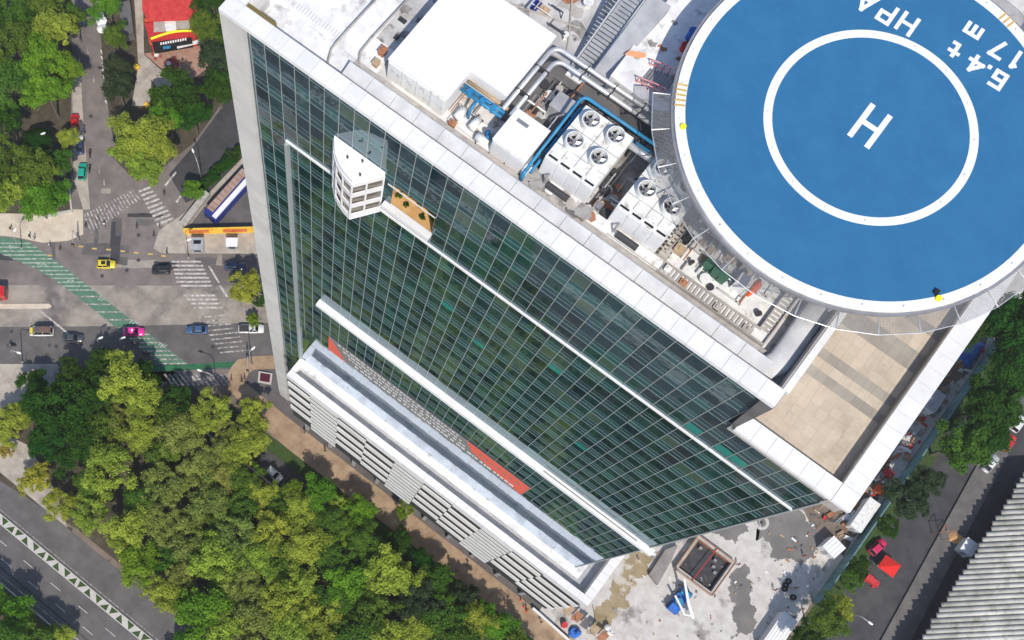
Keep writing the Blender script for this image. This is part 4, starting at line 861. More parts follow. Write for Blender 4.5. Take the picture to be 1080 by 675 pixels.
car(248,281,AV,c_n,'dark blue car half hidden by the tree next to the tower','sedan')
car(289,500,-5,c_w,'white car in the shaded service street by the grove','hatch')
car(262,462,-8,c_r,'dark red car under the trees near the tower forecourt','sedan')
car(925,577,78,c_m,'crimson car parked beside the teal fence','hatch')
car(1063,467,88,c_r,'red car beside the platform on the shaded street','hatch')
car(1044,489,85,c_s,'silver car beside the platform on the shaded street','sedan',roof=c_w)
car(1073,447,88,c_w,'white car at the right edge of the shaded street','hatch')
car(957,524,86,c_w,'white car under the dull tree in the side street','sedan')
car(1006,452,86,c_n,'blue car hidden under the big right-hand tree','hatch')
# red bus at the left edge
p = site(-14,309,1.5); t = thing('city_bus', 'red bus front at the left edge of the avenue', 'bus', (p.x,p.y,.02), R(AV))
lpart('body', loft([[(s,-1.2*w_,.4),(s,-1.25*w_,2.6),(s,-1.0*w_,3.0),(s,1.0*w_,3.0),(s,1.25*w_,2.6),(s,1.2*w_,.4)] for s, w_ in ((-4.5,.96),(-4.3,1),(3.3,1),(3.8,.97),(4.0,.86))]), c_r, t)
lpart('windscreen', MB().box(3.97,4.02,-.95,.95,1.3,2.6), M['car_glass'], t); lpart('roof_unit', MB().box(-2.5,0,-.6,.6,3.0,3.2), M['white_plain'], t)
for s in (-1,1):
    for i in range(5): lpart('side_window', MB().box(-4+i*1.5,-2.7+i*1.5,s*1.24-.02,s*1.24+.02,1.5,2.5), M['car_glass'], t)
    for x in (-2.8,2.4): wheel(t, x, s*1.1, .48)
# parked coach behind the yellow hoarding
p = site(241,204,2.5); t = thing('coach', 'long coach with brown roof, white stripe and blue front', 'coach', (p.x,p.y,.14), R(89))
lpart('body', MB().box(-6.5,6,-1.9,1.3,.4,2.6), M['bus_blue'], t); lpart('roof', MB().box(-5.4,5.9,-.3,1.25,2.6,2.95), M['bus_roof'], t); lpart('roof_stripe', MB().box(-6.1,5.9,-1.75,-.75,2.6,2.9), M['white_plain'], t)
for i in range(9): lpart('roof_rib', MB().box(-4.9+i*1.15,-4.75+i*1.15,-.28,1.23,2.95,3.05), M['rust'], t)
lpart('windscreen', MB().box(-6.55,-6.5,-1.6,1.0,1.4,2.4), M['car_glass'], t)
for s in (-1.75,1.15):
    for x in (-4.4,3.6): wheel(t, x, s, .48)
# motorcycles
def motorbike(u, v, yaw, c, label, rider=None):
    p = site(u, v, .5); t = thing('motorcycle', label, 'motorcycle', (p.x,p.y,.015), R(yaw))
    for x in (-.65,.65): wheel(t, x, 0, .3)
    lpart('body', loft([[(x,-w_,z0),(x,-w_,z1),(x,w_,z1),(x,w_,z0)] for x, w_, z0, z1 in ((-.5,.10,.45,.7),(-.1,.16,.3,.8),(.3,.17,.35,.98),(.55,.08,.5,.85))]), c, t, True)
    lpart('seat', loft([[(x,-w_,z0),(x,-w_,z1),(x,w_,z1),(x,w_,z0)] for x, w_, z0, z1 in ((-.75,.08,.78,.85),(-.35,.15,.74,.84),(0,.13,.76,.84))]), M['black'], t, True)
    lpart('handlebar', MB().tube([(.35,-.36,1.02),(.48,-.1,1.05),(.48,.1,1.05),(.35,.36,1.02)], .025, 6), M['dark_metal'], t); lpart('fork', MB().tube([(.45,0,1.0),(.65,0,.3)], .05, 6), M['rim'], t)
    return p
# ------------------------------------------------------------------ people
def person_mesh(seed, ride=False):
    me = bpy.data.meshes.new('skeleton'); k = .16 if seed % 2 else -.12
    V = [(0,0,.95),(0,0,1.15),(.01,0,1.38),(.01,0,1.5),(.03,0,1.60),(.03,0,1.72),
         (0,.1,.9),(k,.1,.48),(k-.08,.1,.07),(k+.1,.1,.03), (0,-.1,.9),(-k,-.1,.48),(-k-.1,-.1,.07),(-k+.08,-.1,.03),
         (0,.19,1.40),(-k*.6,.26,1.12),(k*.2+.05,.25,.88), (0,-.19,1.40),(k*.6,-.26,1.12),(-k*.2+.05,-.25,.88)]
    if ride:
        V[6:10] = [(.05,.12,.86),(.42,.18,.72),(.25,.18,.3),(.38,.18,.28)]; V[10:14] = [(.05,-.12,.86),(.42,-.18,.72),(.25,-.18,.3),(.38,-.18,.28)]
        V[14:17] = [(.08,.2,1.38),(.3,.3,1.15),(.5,.3,1.08)]; V[17:20] = [(.08,-.2,1.38),(.3,-.3,1.15),(.5,-.3,1.08)]
        V[1] = (.02,0,1.12); V[2] = (.08,0,1.36); V[3] = (.11,0,1.48); V[4] = (.14,0,1.58); V[5] = (.15,0,1.70)
    Ed = [(0,1),(1,2),(2,3),(3,4),(4,5),(0,6),(6,7),(7,8),(8,9),(0,10),(10,11),(11,12),(12,13),(2,14),(14,15),(15,16),(2,17),(17,18),(18,19)]
    rad = [.15,.145,.155,.06,.10,.085,.10,.07,.05,.04,.10,.07,.05,.04,.07,.05,.04,.07,.05,.04]
    me.from_pydata(V, Ed, []); o = bpy.data.objects.new('tmp', me); COL.objects.link(o)
    sk = o.modifiers.new('s', 'SKIN'); sk.use_smooth_shade = True
    for i, d in enumerate(me.skin_vertices[0].data): d.radius = (rad[i], rad[i]); d.use_root = i == 0
    o.modifiers.new('u', 'SUBSURF').levels = 1
    dg = bpy.context.evaluated_depsgraph_get(); m2 = bpy.data.meshes.new_from_object(o.evaluated_get(dg)); bpy.data.objects.remove(o)
    for mm in (M['white_plain'], M['denim'], M['skin'], M['hair'], M['black']): m2.materials.append(mm)
    for pl in m2.polygons:
        c = pl.center; i = 0
        if c.z < .1: i = 4
        elif c.z < .93 and abs(c.y) < .22: i = 1
        elif c.z > 1.68 or (c.z > 1.56 and c.x < .02 and abs(c.y) < .13): i = 3
        elif c.z > 1.47 or (abs(c.y) > .215 and c.z < 1.12): i = 2
        pl.material_index = i; pl.use_smooth = True
    return m2
PM = [person_mesh(0), person_mesh(1), person_mesh(1, True)]
def person(u, v, yaw, shirt, label, k=0, z=.14, xyz=None):
    p = xyz or site(u, v, .9); o = link('person', PM[k], None, (p.x,p.y,z)); o.rotation_euler = (0,0,R(yaw))
    if shirt not in M: mat(shirt, SH[shirt], rough=.9)
    o.material_slots[0].link = 'OBJECT'; o.material_slots[0].material = M[shirt]
    return tag(o, label, 'person', 'pedestrians')
SH = dict(shirt_black=(.02,.02,.022), shirt_white=(.7,.7,.7), shirt_red=(.4,.03,.03), shirt_blue=(.04,.1,.3), shirt_grey=(.2,.2,.2), shirt_orange=(.7,.2,.03))
for a in ((31,249,20,'shirt_black','person in black on the pale plaza, leftmost of two',0,.14),(36,250.5,60,'shirt_grey','person in grey on the pale plaza beside one in black',1,.14),(11,241,10,'shirt_black','person in black at the far left of the pale plaza',1,.14),
  (52,258,40,'shirt_white','person in white stepping off the pale plaza',0,.03),(63,262,30,'shirt_black','person in black standing in the road below the plaza',1,.03),(110,236.5,120,'shirt_white','person in white on the faded crossing',1,.03),(90,238,90,'shirt_black','person in black at the plaza kerb by the faded crossing',0,.03),(144,239,70,'shirt_black','person in black walking mid-junction',0,.03),
  (173,204,80,'shirt_black','person in black beside the bright zebra crossing',1,.03),(168,239,30,'shirt_grey','person in grey at the corner below the zebra',0,.14),(162,248,10,'shirt_black','person in black at the corner of the right-hand pavement',1,.14),(176,266,200,'shirt_black','person in black at the kerb beside the avenue',0,.14),
  (321.5,455.5,0,'shirt_black','person in black by the podium on the brown pavement',0,.15),(343,475,30,'shirt_black','person in black mid-way along the brown pavement',1,.15),(474,592,180,'shirt_black','dark-clothed person nearest the verge on the brown pavement',0,.15),(482,601.5,150,'shirt_grey','person in grey at the verge edge of the brown pavement',1,.15),(494,596,90,'shirt_black','person in black near the podium wall on the brown pavement',1,.15),
  (571,656,0,'shirt_grey','person in grey at the lower end of the brown pavement',0,.15),(556,643,0,'shirt_orange','person in orange by the orange posts on the brown pavement',1,.15),(244,400,40,'shirt_red','person in red at the forecourt corner',0,.15),(255,402,10,'shirt_black','person in black at the sunken court edge, left one',1,.15),(258,399,60,'shirt_black','person in black at the sunken court edge, right one',0,.15),
  (779,595,0,'shirt_red','worker in red right of the excavated pit',1,.02),(840,620,0,'shirt_grey','worker in grey beside the stacked tyres',0,.02),(818,622,0,'shirt_red','worker in red beside the stacked tyres',1,.02),(849,586,90,'shirt_red','worker in red near the white shed on the court',0,.02)):
    person(*a)
for u, v, yaw, c, lb, sh in ((95,162,AV+90,c_k,'black motorcycle in the tree-lined street, upper one','shirt_black'),(94.5,178,AV+90,c_k,'black motorcycle in the tree-lined street beside the teal car','shirt_black'),(142,362,AV,c_m,'dark pink motorcycle just below the pink taxi','shirt_white'),(154,373,AV,c_k,'black motorcycle on the lower carriageway','shirt_black'),(12,364.5,AV+180,c_k,'motorcycle at the left of the lower carriageway','shirt_grey')):
    p = motorbike(u, v, yaw, c, lb)
    person(0,0,yaw,sh,'rider on the '+lb,2,-.06,p)

# ------------------------------------------------------------------ street furniture
def lamp(u, v, h, yaw, label, arm=1.8):
    p = site(u, v); t = thing('street_lamp', label, 'street lamp', (p.x,p.y,.1), R(yaw))
    lpart('base_plate', MB().cyl((0,0), .22, -.1, .35, 10), M['lamp_pole'], t); lpart('pole', MB().tube([(0,0,0),(0,0,h*.9),(.25*arm,0,h*.985),(arm,0,h)], [.12,.08,.07,.06], 8), M['lamp_pole'], t, True)
    lpart('lamp_head', loft([[(x,-w_,h-.06),(x,-w_*.7,h+.1),(x,w_*.7,h+.1),(x,w_,h-.06)] for x, w_ in ((arm-.25,.08),(arm,.2),(arm+.5,.22),(arm+.75,.1))]), M['white_plain'], t)
lamp(24,382,8.5,20,'street lamp at the grove pavement, left of the avenue'); lamp(108,366,5,60,'short street lamp beside the dark grove, left one',.6); lamp(131,366,5,60,'short street lamp beside the dark grove, right one',.6)
lamp(23,262,6.5,100,'street lamp at the kerb of the pale plaza',1.0); lamp(266,385,9,80,'tall street lamp at the tower forecourt corner',.8); lamp(199,272,8,60,'street lamp in front of the yellow hoarding',1.0)
lamp(213,190,8,150,'street lamp beside the small bright tree',2.2); lamp(882,650,8,0,'street lamp by the teal fence on the right',2.0); lamp(45,163,7,60,'street lamp among the park trees',2.0); lamp(228,405,7,200,'street lamp at the corner of the green verge',2.4)
for i, (u, v, lb) in enumerate(((84,254.5,'traffic light pole beside the plaza corner'),(263,383,'traffic light pole beside the tall lamp at the forecourt'))):
    p = site(u, v); t = thing('traffic_light', lb, 'traffic light', (p.x,p.y,.1), R(-50)); lpart('pole', MB().tube([(0,0,0),(0,0,5.2),(.4,0,5.6),(3.2,0,5.8)], .08, 8), M['lamp_pole'], t); q = lpart('signal_box', MB().box(3.0,3.35,-.2,.2,4.9,5.9), M['black'], t)
    for k, c in enumerate(('red_paint','yellow','green_box')): lpart('signal_lens', MB().box(3.36,3.38,-.1,.1,5.6-k*.3,5.8-k*.3), M[c], q)
# dark road cone-like sign and pavement bollards
for i in range(9):
    p = site(107.5+i*.6, 56+i*6.6); solo('bollard', MB().cyl((p.x,p.y), .13, 0, .8, 8).cyl((p.x,p.y), .16, .75, .9, 8), M['white_plain'], 'white bollard along the tree-lined street, '+('topmost','second down','third down','fourth down','fifth down','sixth down','seventh down','eighth down','lowest')[i]+' of the row', 'bollard', 'bollards along the street')
# yellow hoarding with panels, kiosks
a, b = site(195,247), site(271,245); d = (b-a); L = d.length; dn = d.normalized()
t = thing('advertising_hoarding', 'long yellow hoarding with red picture panels beside the coach', 'hoarding', ((a+b)/2))
ang = math.atan2(dn.y, dn.x); t.rotation_euler = (0,0,ang)
lpart('board', MB().box(-L/2,L/2,-.12,.12,.1,2.6), M['billboard_yellow'], t)
for x0, x1 in ((-L/2+1,-L/2+5.2),(0.6,5.6)): lpart('picture_panel', MB().box(x0,x1,-.15,-.12,.7,2.2), M['billboard_red'], t)
for i in range(8): lpart('post', MB().box(-L/2+i*L/7.2,-L/2+i*L/7.2+.12,.12,.35,0,2.8), M['dark_metal'], t)
def kiosk(u, v, sx, sy, h, c, label, win):
    p = site(u, v, h); t = thing('kiosk', label, 'kiosk', (p.x,p.y,.13), R(AV)); lpart('wall', MB().box(-sx/2,sx/2,-sy/2,sy/2,0,h-.15), M['grey_sheet'], t); lpart('roof', MB().box(-sx/2-.12,sx/2+.12,-sy/2-.12,sy/2+.12,h-.15,h), c, t)
    if win: lpart('skylight', MB().box(-sx*.32,sx*.32,-.1,sy*.3,h,h+.04), M['car_glass'], t)
    lpart('hatch', MB().box(-sx*.3,sx*.3,-sy/2-.04,-sy/2,.9,1.7), M['dark_metal'], t)
kiosk(208,257,2.4,2.4,2.4,M['grey_sheet'],'grey kiosk with a dark skylight in front of the yellow hoarding',True); kiosk(244.5,255.5,2.2,1.7,2.3,M['white_plain'],'white-roofed kiosk in front of the yellow hoarding',False)
p = site(222,226); q = MB(); 
for i in range(14):
    r_ = random.uniform(.25,.7); c = (p.x+random.uniform(-1.9,1.9), p.y+random.uniform(-1.0,1.0)); q.cyl(c, r_, .1, .2+random.uniform(.1,.6), 7, r1=r_*.5)
tag(solo('rubble_heap', q, M['pavement'], 'pale rubble heap in front of the coach', 'rubble'), kind='stuff')
solo('stone_wall', MB().prism(px((190,238),(196,242),(222,208),(217,204)), .1, 1.6), M['gutter_dirty'], 'low grey wall beside the coach yard', 'wall')
# sunken court skylight
t = thing('courtyard_skylight', 'square dark red skylight with a pale frame in the sunken court', 'skylight', (site(280,399)))
qq = px((273,392),(287.5,394.5),(286,406),(272,403.5)); part('curb', MB().prism(qq, 0, .5), M['kerb'], t); c0 = sum(qq, Vector())/4; ii = [c0+(p_-c0)*.74 for p_ in qq]; part('glazing', MB().prism(ii, .4, .53), paint('maroon_glass',(.10,.008,.02)), t)
for k in range(1,5):
    part('glazing_bar', MB().obox((ii[0].lerp(ii[1],k/5)+ii[3].lerp(ii[2],k/5))/2, ii[3]-ii[0], (ii[3]-ii[0]).length, .05, .53, .56), M['black'], t)
# orange posts by the podium end
for i, (u, v) in enumerate(((549,633),(552,640),(555,645))): 
    p = site(u, v); solo('barrier_post', MB().cyl((p.x,p.y), .12, .1, 1.0, 8).cyl((p.x,p.y), .22, .1, .2, 8), M['orange_fabric'], ('upper','middle','lower')[i]+' of three orange barrier posts at the podium end', 'barrier post', 'orange posts')

# ------------------------------------------------------------------ red restaurant
p0 = site(180,30,4)
t = thing('red_restaurant', 'red roofed restaurant with a yellow curved band beside the patio', 'restaurant', (p0.x,p0.y,0)); HR_ = 6.0
rp = px((149,-60),(211,-60),(209,18),(203,20),(156,22),(150,10), h=HR_); part('wall', MB().prism([c_*1 for c_ in px((152,-60),(211,-60),(208,26),(158,31), h=0)], 0, HR_-.5), M['red_paint'], t)
part('roof', MB().prism(rp, HR_-.4, HR_), M['red_roof'], t)
for i in range(14): 
    a_, b_ = lerp((151,-60),(209,-60), i/13), lerp((153,20),(206,18), i/13); A_, B_ = site(*a_,HR_), site(*b_,HR_); part('roof_seam', MB().obox((A_+B_)/2, B_-A_, (B_-A_).length, .07, HR_, HR_+.06), M['red_roof'], t)
part('front_block', MB().prism(px((152,24),(208,20),(206,36),(158,42), h=4.2), 0, 4.2), M['red_paint'], t)
part('roof_terrace', MB().prism(px((162,22),(200,20),(200,32),(162,34), h=4.2), 4.2, 4.26), M['gutter_dirty'], t)
part('air_unit', MB().prism(px((173,21),(185,20),(186,31),(175,32), h=5.2), 4.26, 5.2), M['machine_white'], t)
arcp = [Vector(site(159+46*s_, 41-8.5*s_-3*math.sin(math.pi*s_), 4.8)) for s_ in np.linspace(0,1,12)]
part('yellow_band', MB().tube(arcp, .28, 8), M['yellow'], t, True)
sg = part('sign_board', MB().prism(px((160,44),(201,37),(203,45),(162,52), h=3.4), 1.8, 3.4), M['black'], t)
for i in range(11):
    a_ = lerp((169,45),(196,40), i/10.5); part('sign_letter', MB().prism(px(a_,(a_[0]+1.7,a_[1]-.3),(a_[0]+1.8,a_[1]+2.0+(i % 3)*.3),(a_[0]+.2,a_[1]+2.4), h=3.42), 3.4, 3.43), M['white_plain'], sg)
part('awning', MB().prism(px((158,46),(152,20),(156,19),(163,45), h=3.0), 2.4, 3.0), M['orange_fabric'], t)
part('canopy', MB().prism(px((186,47),(214,41),(216,44),(187,51), h=3), 2.85, 3.0), M['white_clad'], t)
part('blue_window', MB().prism(px((172,49),(180,48),(180,51),(172,52), h=3.41), 3.4, 3.43), M['pipe_blue'], t)
solo('timber_deck', MB().prism(px((127,10),(139,8),(143,42),(132,44)), .1, 2.5), M['dark_panel'], 'dark pergola roof along the path left of the red restaurant', 'pergola')
for i, (u, v) in enumerate(((165,58),(178,67),(183,65),(186,73))):
    p = site(u, v, .75); tt = thing('patio_table', ('pale table nearest the red restaurant wall','white table in the middle of the patio','red table in the middle of the patio','red table at the patio edge')[i], 'table', (p.x,p.y,.16)); mt = M['white_plain'] if i < 2 else M['red_paint']
    lpart('table_top', MB().cyl((0,0), .5, .68, .74, 14), mt, tt); lpart('pedestal', MB().cyl((0,0), .06, 0, .68, 8), M['dark_metal'], tt)
    for k in range(4):
        a_ = k*math.pi/2+.4; c_ = (math.cos(a_)*.85, math.sin(a_)*.85); ch = thing('patio_chair', ('right','upper','left','lower')[k]+' red chair around the '+tt['label'], 'chair', (p.x+c_[0],p.y+c_[1],.16), a_, 'patio chairs')
        lpart('seat', MB().box(-.2,.2,-.2,.2,.42,.46), M['red_paint'], ch); lpart('backrest', MB().box(.17,.21,-.2,.2,.46,.85), M['red_paint'], ch)
        for sx in (-.17,.17):
            for sy in (-.17,.17): lpart('leg', MB().box(sx-.02,sx+.02,sy-.02,sy+.02,0,.42), M['dark_metal'], ch)
for u, v, lb in ((144,70,'yellow skip on the path near the restaurant'),(155,110.5,'yellow-orange skip at the end of the island path')):
    p = site(u, v, .8); solo('waste_skip', MB().add([(p.x-.45,p.y-.35,.14),(p.x+.45,p.y-.35,.14),(p.x+.45,p.y+.35,.14),(p.x-.45,p.y+.35,.14),(p.x-.65,p.y-.45,.9),(p.x+.65,p.y-.45,.9),(p.x+.65,p.y+.45,.9),(p.x-.65,p.y+.45,.9)],[(0,3,2,1),(4,5,6,7),(0,1,5,4),(1,2,6,5),(2,3,7,6),(3,0,4,7)]), M['billboard_yellow'], lb, 'skip')
for i, (u, v) in enumerate(((104,16),(107,22),(108,30))):
    p = site(u, v, 2); solo('market_parasol', MB().cyl((p.x,p.y), .04, 0, 2.3, 6).cyl((p.x,p.y), 1.25, 2.0, 2.6, 8, r1=.05), M['white_plain'], ('topmost','middle','lowest')[i]+' of three white parasols beside the tree-lined street', 'parasol', 'white street parasols')

# ------------------------------------------------------------------ construction court
t = thing('excavation_frame', 'square excavated pit with red and concrete rim on the court', 'pit', (51,57.5,0))
x0, x1, y0, y1 = 46.6, 55.3, 53.4, 61.6; RW = .55
part('pit_floor', MB().box(x0+RW,x1-RW,y0+RW,y1-RW,.012,.05), M['pit_dark'], t)
for nm, bb, mm in (('rim',(x0,x1,y0,y0+RW),'gutter_dirty'),('rim',(x0,x1,y1-RW,y1),'gutter_dirty'),('rim',(x0,x0+RW,y0+RW,y1-RW),'pavement'),('rim',(x1-RW,x1,y0+RW,y1-RW),'gutter_dirty')): part(nm, MB().box(*bb,.0,1.1), M[mm], t)
for k in range(9): part('shoring_board', MB().box(x0+RW+.05,x0+RW+.12,y0+.7+k*.78,y0+1.4+k*.78,.05,1.0), M['rust'], t); part('shoring_board', MB().box(x0+.7+k*.84,x0+1.45+k*.84,y1-RW-.12,y1-RW-.05,.05,1.0), M['rust'], t)
for a_, b_ in (((x0,y0),(x1,y0)),((x0,y1),(x1,y1)),((x0,y0),(x0,y1)),((x1,y0),(x1,y1))): part('red_rail', MB().tube([(a_[0],a_[1],1.2),(b_[0],b_[1],1.2)], .09, 6), M['rust'], t)
part('cross_beam', MB().tube([(50.6,y0+.1,1.3),(50.9,y1-.1,1.3)], .09, 6), M['red_paint'], t)
for i, (x, y) in enumerate(((52.3,58.2),(53.1,57.4),(51.8,59.4),(48.2,59.6))): part('pump', MB().box(x,x+.6,y,y+.5,.05,.5+.1*i), M['steel_grey'], t)
solo('steel_ramp', MB().prism(px((683,606),(700,580),(713,575),(706,592),(692,617)), .0, 1.0), M['ramp_grey'], 'grey steel plate ramp left of the excavated pit', 'ramp')
t = thing('mobile_crane', 'blue crane truck with a white boom at the pit edge', 'crane', (site(714,634).x,site(714,634).y,0.01), R(88))
_cl = lambda u, v, h: Matrix.Rotation(-R(88), 3, 'Z') @ (site(u, v, h) - t.location)
lpart('chassis', MB().box(-2.6,2.8,-1.1,1.1,.5,1.0), M['tarp_blue'], t); lpart('cab', loft([[(x,-1,z0),(x,-1,z1),(x,1,z1),(x,1,z0)] for x, z0, z1 in ((1.2,.9,2.3),(2.2,.9,2.4),(2.7,.9,1.6))]), M['pipe_blue'], t); lpart('counterweight', MB().box(-2.6,-1.2,-.95,.95,1.0,2.0), M['tarp_blue'], t); lpart('turret', MB().cyl((-.3,0), .8, 1.0, 1.6, 14), M['pipe_blue'], t)
lpart('boom', MB().tube([_cl(731,652,2.0),_cl(726,636,3.0),_cl(721.5,610,4.2)], [.36,.3,.2], 6), M['white_plain'], t); lpart('jib', MB().tube([_cl(732,650,1.8),_cl(722,648,2.2),_cl(712,628,2.6)], .22, 6), M['machine_white'], t); lpart('windscreen', MB().box(2.42,2.46,-.8,.8,1.6,2.2), M['car_glass'], t)
for s in (-1,1):
    for x in (-1.8,1.7): wheel(t, x, s*1.0, .5)
    for x in (-2.2,.6): lpart('outrigger', MB().box(x,x+.25,s*1.1 if s > 0 else -2.0,s*2.0 if s > 0 else -1.1,.2,.45), M['steel_grey'], t)
# fence of teal panels
fe = thing('site_fence', 'tall teal sheet fence along the construction court', 'fence', (71.7,90,0))
y = 64.6
while y < 132:
    piece('fence_panel', M['teal_fence'], fe, 71.62,71.72,y,y+2.36,.05,3.2); part('post', MB().box(71.72,71.86,y-.05,y+.07,0,3.3), M['dark_metal'], fe); y += 2.42
part('top_rail', MB().box(71.55,71.8,64.6,132,3.2,3.32), M['teal_fence'], fe)
def shed(n, u, v, sx, sy, h, c, label, cat, ribs=0, rz=0):
    p = site(u, v, h); t = thing(n, label, cat, (p.x,p.y,.01), R(rz)); lpart('wall', MB().box(-sx/2,sx/2,-sy/2,sy/2,0,h-.12), M['white_clad'], t)
    lpart('roof', MB().add([(-sx/2-.08,-sy/2-.08,h-.14),(sx/2+.08,-sy/2-.08,h-.14),(sx/2+.08,sy/2+.08,h-.14),(-sx/2-.08,sy/2+.08,h-.14),(-sx/2-.08,-sy/2-.08,h-.05),(sx/2+.08,-sy/2-.08,h),(sx/2+.08,sy/2+.08,h),(-sx/2-.08,sy/2+.08,h-.05)],[(0,3,2,1),(4,5,6,7),(0,1,5,4),(1,2,6,5),(2,3,7,6),(3,0,4,7)]), c, t)
    for i in range(ribs): lpart('roof_rib', MB().box(-sx/2+(i+.5)*sx/ribs-.03,-sx/2+(i+.5)*sx/ribs+.03,-sy/2,sy/2,h,h+.05), c, t)
    lpart('door', MB().box(-.4,.4,-sy/2-.04,-sy/2,.05,min(2,h-.3)), M['grey_sheet'], t); return t
shed('site_shed', 984,421,3.4,4.4,2.8,M['grey_sheet'],'pale grey flat shed between the tower and the fence','shed',6)
shed('site_container', 913,543,2.3,7.0,2.6,M['machine_white'],'long off-white container at the tower corner by the fence','container',0)
shed('site_cabin', 880,577,3.0,3.0,2.6,M['white_plain'],'square white cabin on the court near the fence','cabin',4,-12)
shed('site_container', 822,668,3.0,8.0,2.6,M['white_plain'],'white container at the bottom edge of the court','container',5)
t = thing('tarpaulin_stack', 'bright blue tarpaulin heap between the tower and the fence', 'tarpaulin', site(1020,370)); p = t.location
q = MB(); g = 9; v = [(p.x-2.2+i*4.4/g, p.y-3.2+j*6.4/g, .3+1.7*math.sin(math.pi*i/g)*math.sin(math.pi*j/g)+random.uniform(-.18,.18)) for j in range(g+1) for i in range(g+1)]
q.add(v, [(j*(g+1)+i,j*(g+1)+i+1,(j+1)*(g+1)+i+1,(j+1)*(g+1)+i) for j in range(g) for i in range(g)]); part('sheet', q, M['tarp_blue'], t); part('pile', MB().box(p.x-1.6,p.x+1.6,p.y-2.5,p.y+2.5,0,.35), M['timber'], t)
# site clutter between tower and fence
q = MB(); DB = ('rust','timber','steel_grey','white_plain','machine_white','red_paint')
for i in range(240):
    y_ = random.uniform(79,129); x_ = random.uniform(62.5,71.0); mi = random.choice((0,0,0,1,1,2,2,3,4,5))
    L_ = random.uniform(.5,2.2); n_ = random.randint(2,4); an = random.choice((0,1.57,.4,1.2))+random.uniform(-.2,.2); d_ = Vector((math.cos(an), math.sin(an)))
    for k in range(n_): q.obox((x_-d_.y*k*.22, y_+d_.x*k*.22), d_, L_*random.uniform(.8,1), .18, .02, .12+random.uniform(.05,.6), mi)
tag(solo('construction_debris', q, [M[k] for k in DB], 'mixed rusty, timber and steel debris littering the strip between tower and fence', 'debris'), kind='stuff')
for u, v, mt in ((926,517,'orange_fabric'),(935,500,'red_paint')):
    p = site(u, v); solo('barrier_block', MB().prism([(p.x-.9,p.y-.7),(p.x+.9,p.y-.7),(p.x+.9,p.y+.7),(p.x-.9,p.y+.7)], 0, 1.0).prism([(p.x-.6,p.y-.5),(p.x+.6,p.y-.5),(p.x+.6,p.y+.5),(p.x-.6,p.y+.5)], 1.0, 1.25), M[mt], 'orange water barrier among the stacks by the fence' if mt[0] == 'o' else 'red barrier above the orange one by the fence', 'barrier')
# scaffolding and items at the podium's lower right end
t = thing('scaffold_bay', 'brown scaffold yard with boards at the end of the podium', 'scaffold', site(622,648))
for (u,v) in ((598,634),(612,644),(628,656),(642,668),(588,640),(604,654),(620,668)): p = site(u, v); part('standard', MB().cyl((p.x,p.y), .07, 0, 4, 6), M['steel_grey'], t)
for i in range(5): part('board', MB().prism(px((600+i*9,637+i*7),(607+i*9,642+i*7),(600+i*9,650+i*7),(593+i*9,645+i*7), h=2), 1.9, 2.05), M[('timber','rust','dark_panel')[i % 3]], t)
p = site(607,667,1.2); solo('tarpaulin_bundle', MB().cyl((p.x,p.y), 1.2, 0, .8, 9, r1=.9).cyl((p.x+.4,p.y+.3), .8, .8, 1.5, 7, r1=.3), M['tarp_blue'], 'blue tarpaulin bundle in the scaffold yard', 'tarpaulin'); p = site(596,659,1.2); solo('red_barrel_group', MB().cyl((p.x,p.y), .6, 0, 1.1, 10).cyl((p.x,p.y), .64, .5,.58, 10), M['red_paint'], 'red barrel in the scaffold yard', 'barrel')
for u, v, lb in ((641,662,'round white tank at the wet ground edge, upper one'),(643,667,'round pale tank at the wet ground edge, lower one')):
    p = site(u, v, 1); solo('water_tank', MB().cyl((p.x,p.y), .6, 0, 1.1, 14).cyl((p.x,p.y), .6, 1.1, 1.4, 14, r1=.2), M['white_plain'], lb, 'tank')
solo('low_wall', MB().obox((site(594,671)+site(567,647))/2, site(594,671)-site(567,647), 9.5, .4, .1, 1.2), M['white_clad'], 'low white wall along the end of the brown pavement', 'wall')
for i, (u, v) in enumerate(((828,621),(832,613),(829,617),(837,630))):
    p = site(u, v, .3); solo('old_tyre', MB().ring((p.x,p.y), .28, .6, .02, .32, 14), M['rubber'], ('leftmost','topmost','middle','lowest')[i]+' of four black tyres lying on the court', 'tyre', 'tyres on the court')
t = thing('spoil_ring', 'pale circular manhole ring on the court beside the glass corner', 'manhole', (site(803,551).x,site(803,551).y,0)); lpart('ring', MB().ring((0,0), .9, 1.5, .008, .08, 24), M['kerb'], t); lpart('cover', MB().cyl((0,0), .35, 0, .06, 12), M['dark_metal'], t)
# street canopies on the right
t = thing('street_stall', 'bright red awning of a street stall beside the crimson car', 'stall', site(931,598)); p = t.location
q = MB().add([(p.x-1.7,p.y-1.5,2.2),(p.x+1.7,p.y-1.5,2.2),(p.x+1.7,p.y+1.5,2.2),(p.x-1.7,p.y+1.5,2.2),(p.x,p.y,2.9)], [(0,1,4),(1,2,4),(2,3,4),(3,0,4)]); part('awning', q, mat('awning_red',(.62,.02,.015),rough=.9), t)
for sx in (-1.5,1.5):
    for sy in (-1.3,1.3): part('leg', MB().cyl((p.x+sx,p.y+sy), .05, 0, 2.2, 6), M['steel_grey'], t)
part('counter', MB().box(p.x-1.2,p.x+1.2,p.y-.5,p.y+.5,0,1), M['timber'], t)
p = site(917,613); solo('vending_cart', MB().box(p.x-1.3,p.x+1.3,p.y-.6,p.y+.6,.3,1.2).box(p.x-1.4,p.x-.2,p.y-.7,p.y+.7,1.2,1.35).cyl((p.x-.9,p.y-.6), .3, 0, .6, 10).cyl((p.x+.9,p.y-.6), .3, 0, .6, 10), M['red_paint'], 'dark red vending cart below the red awning', 'cart')
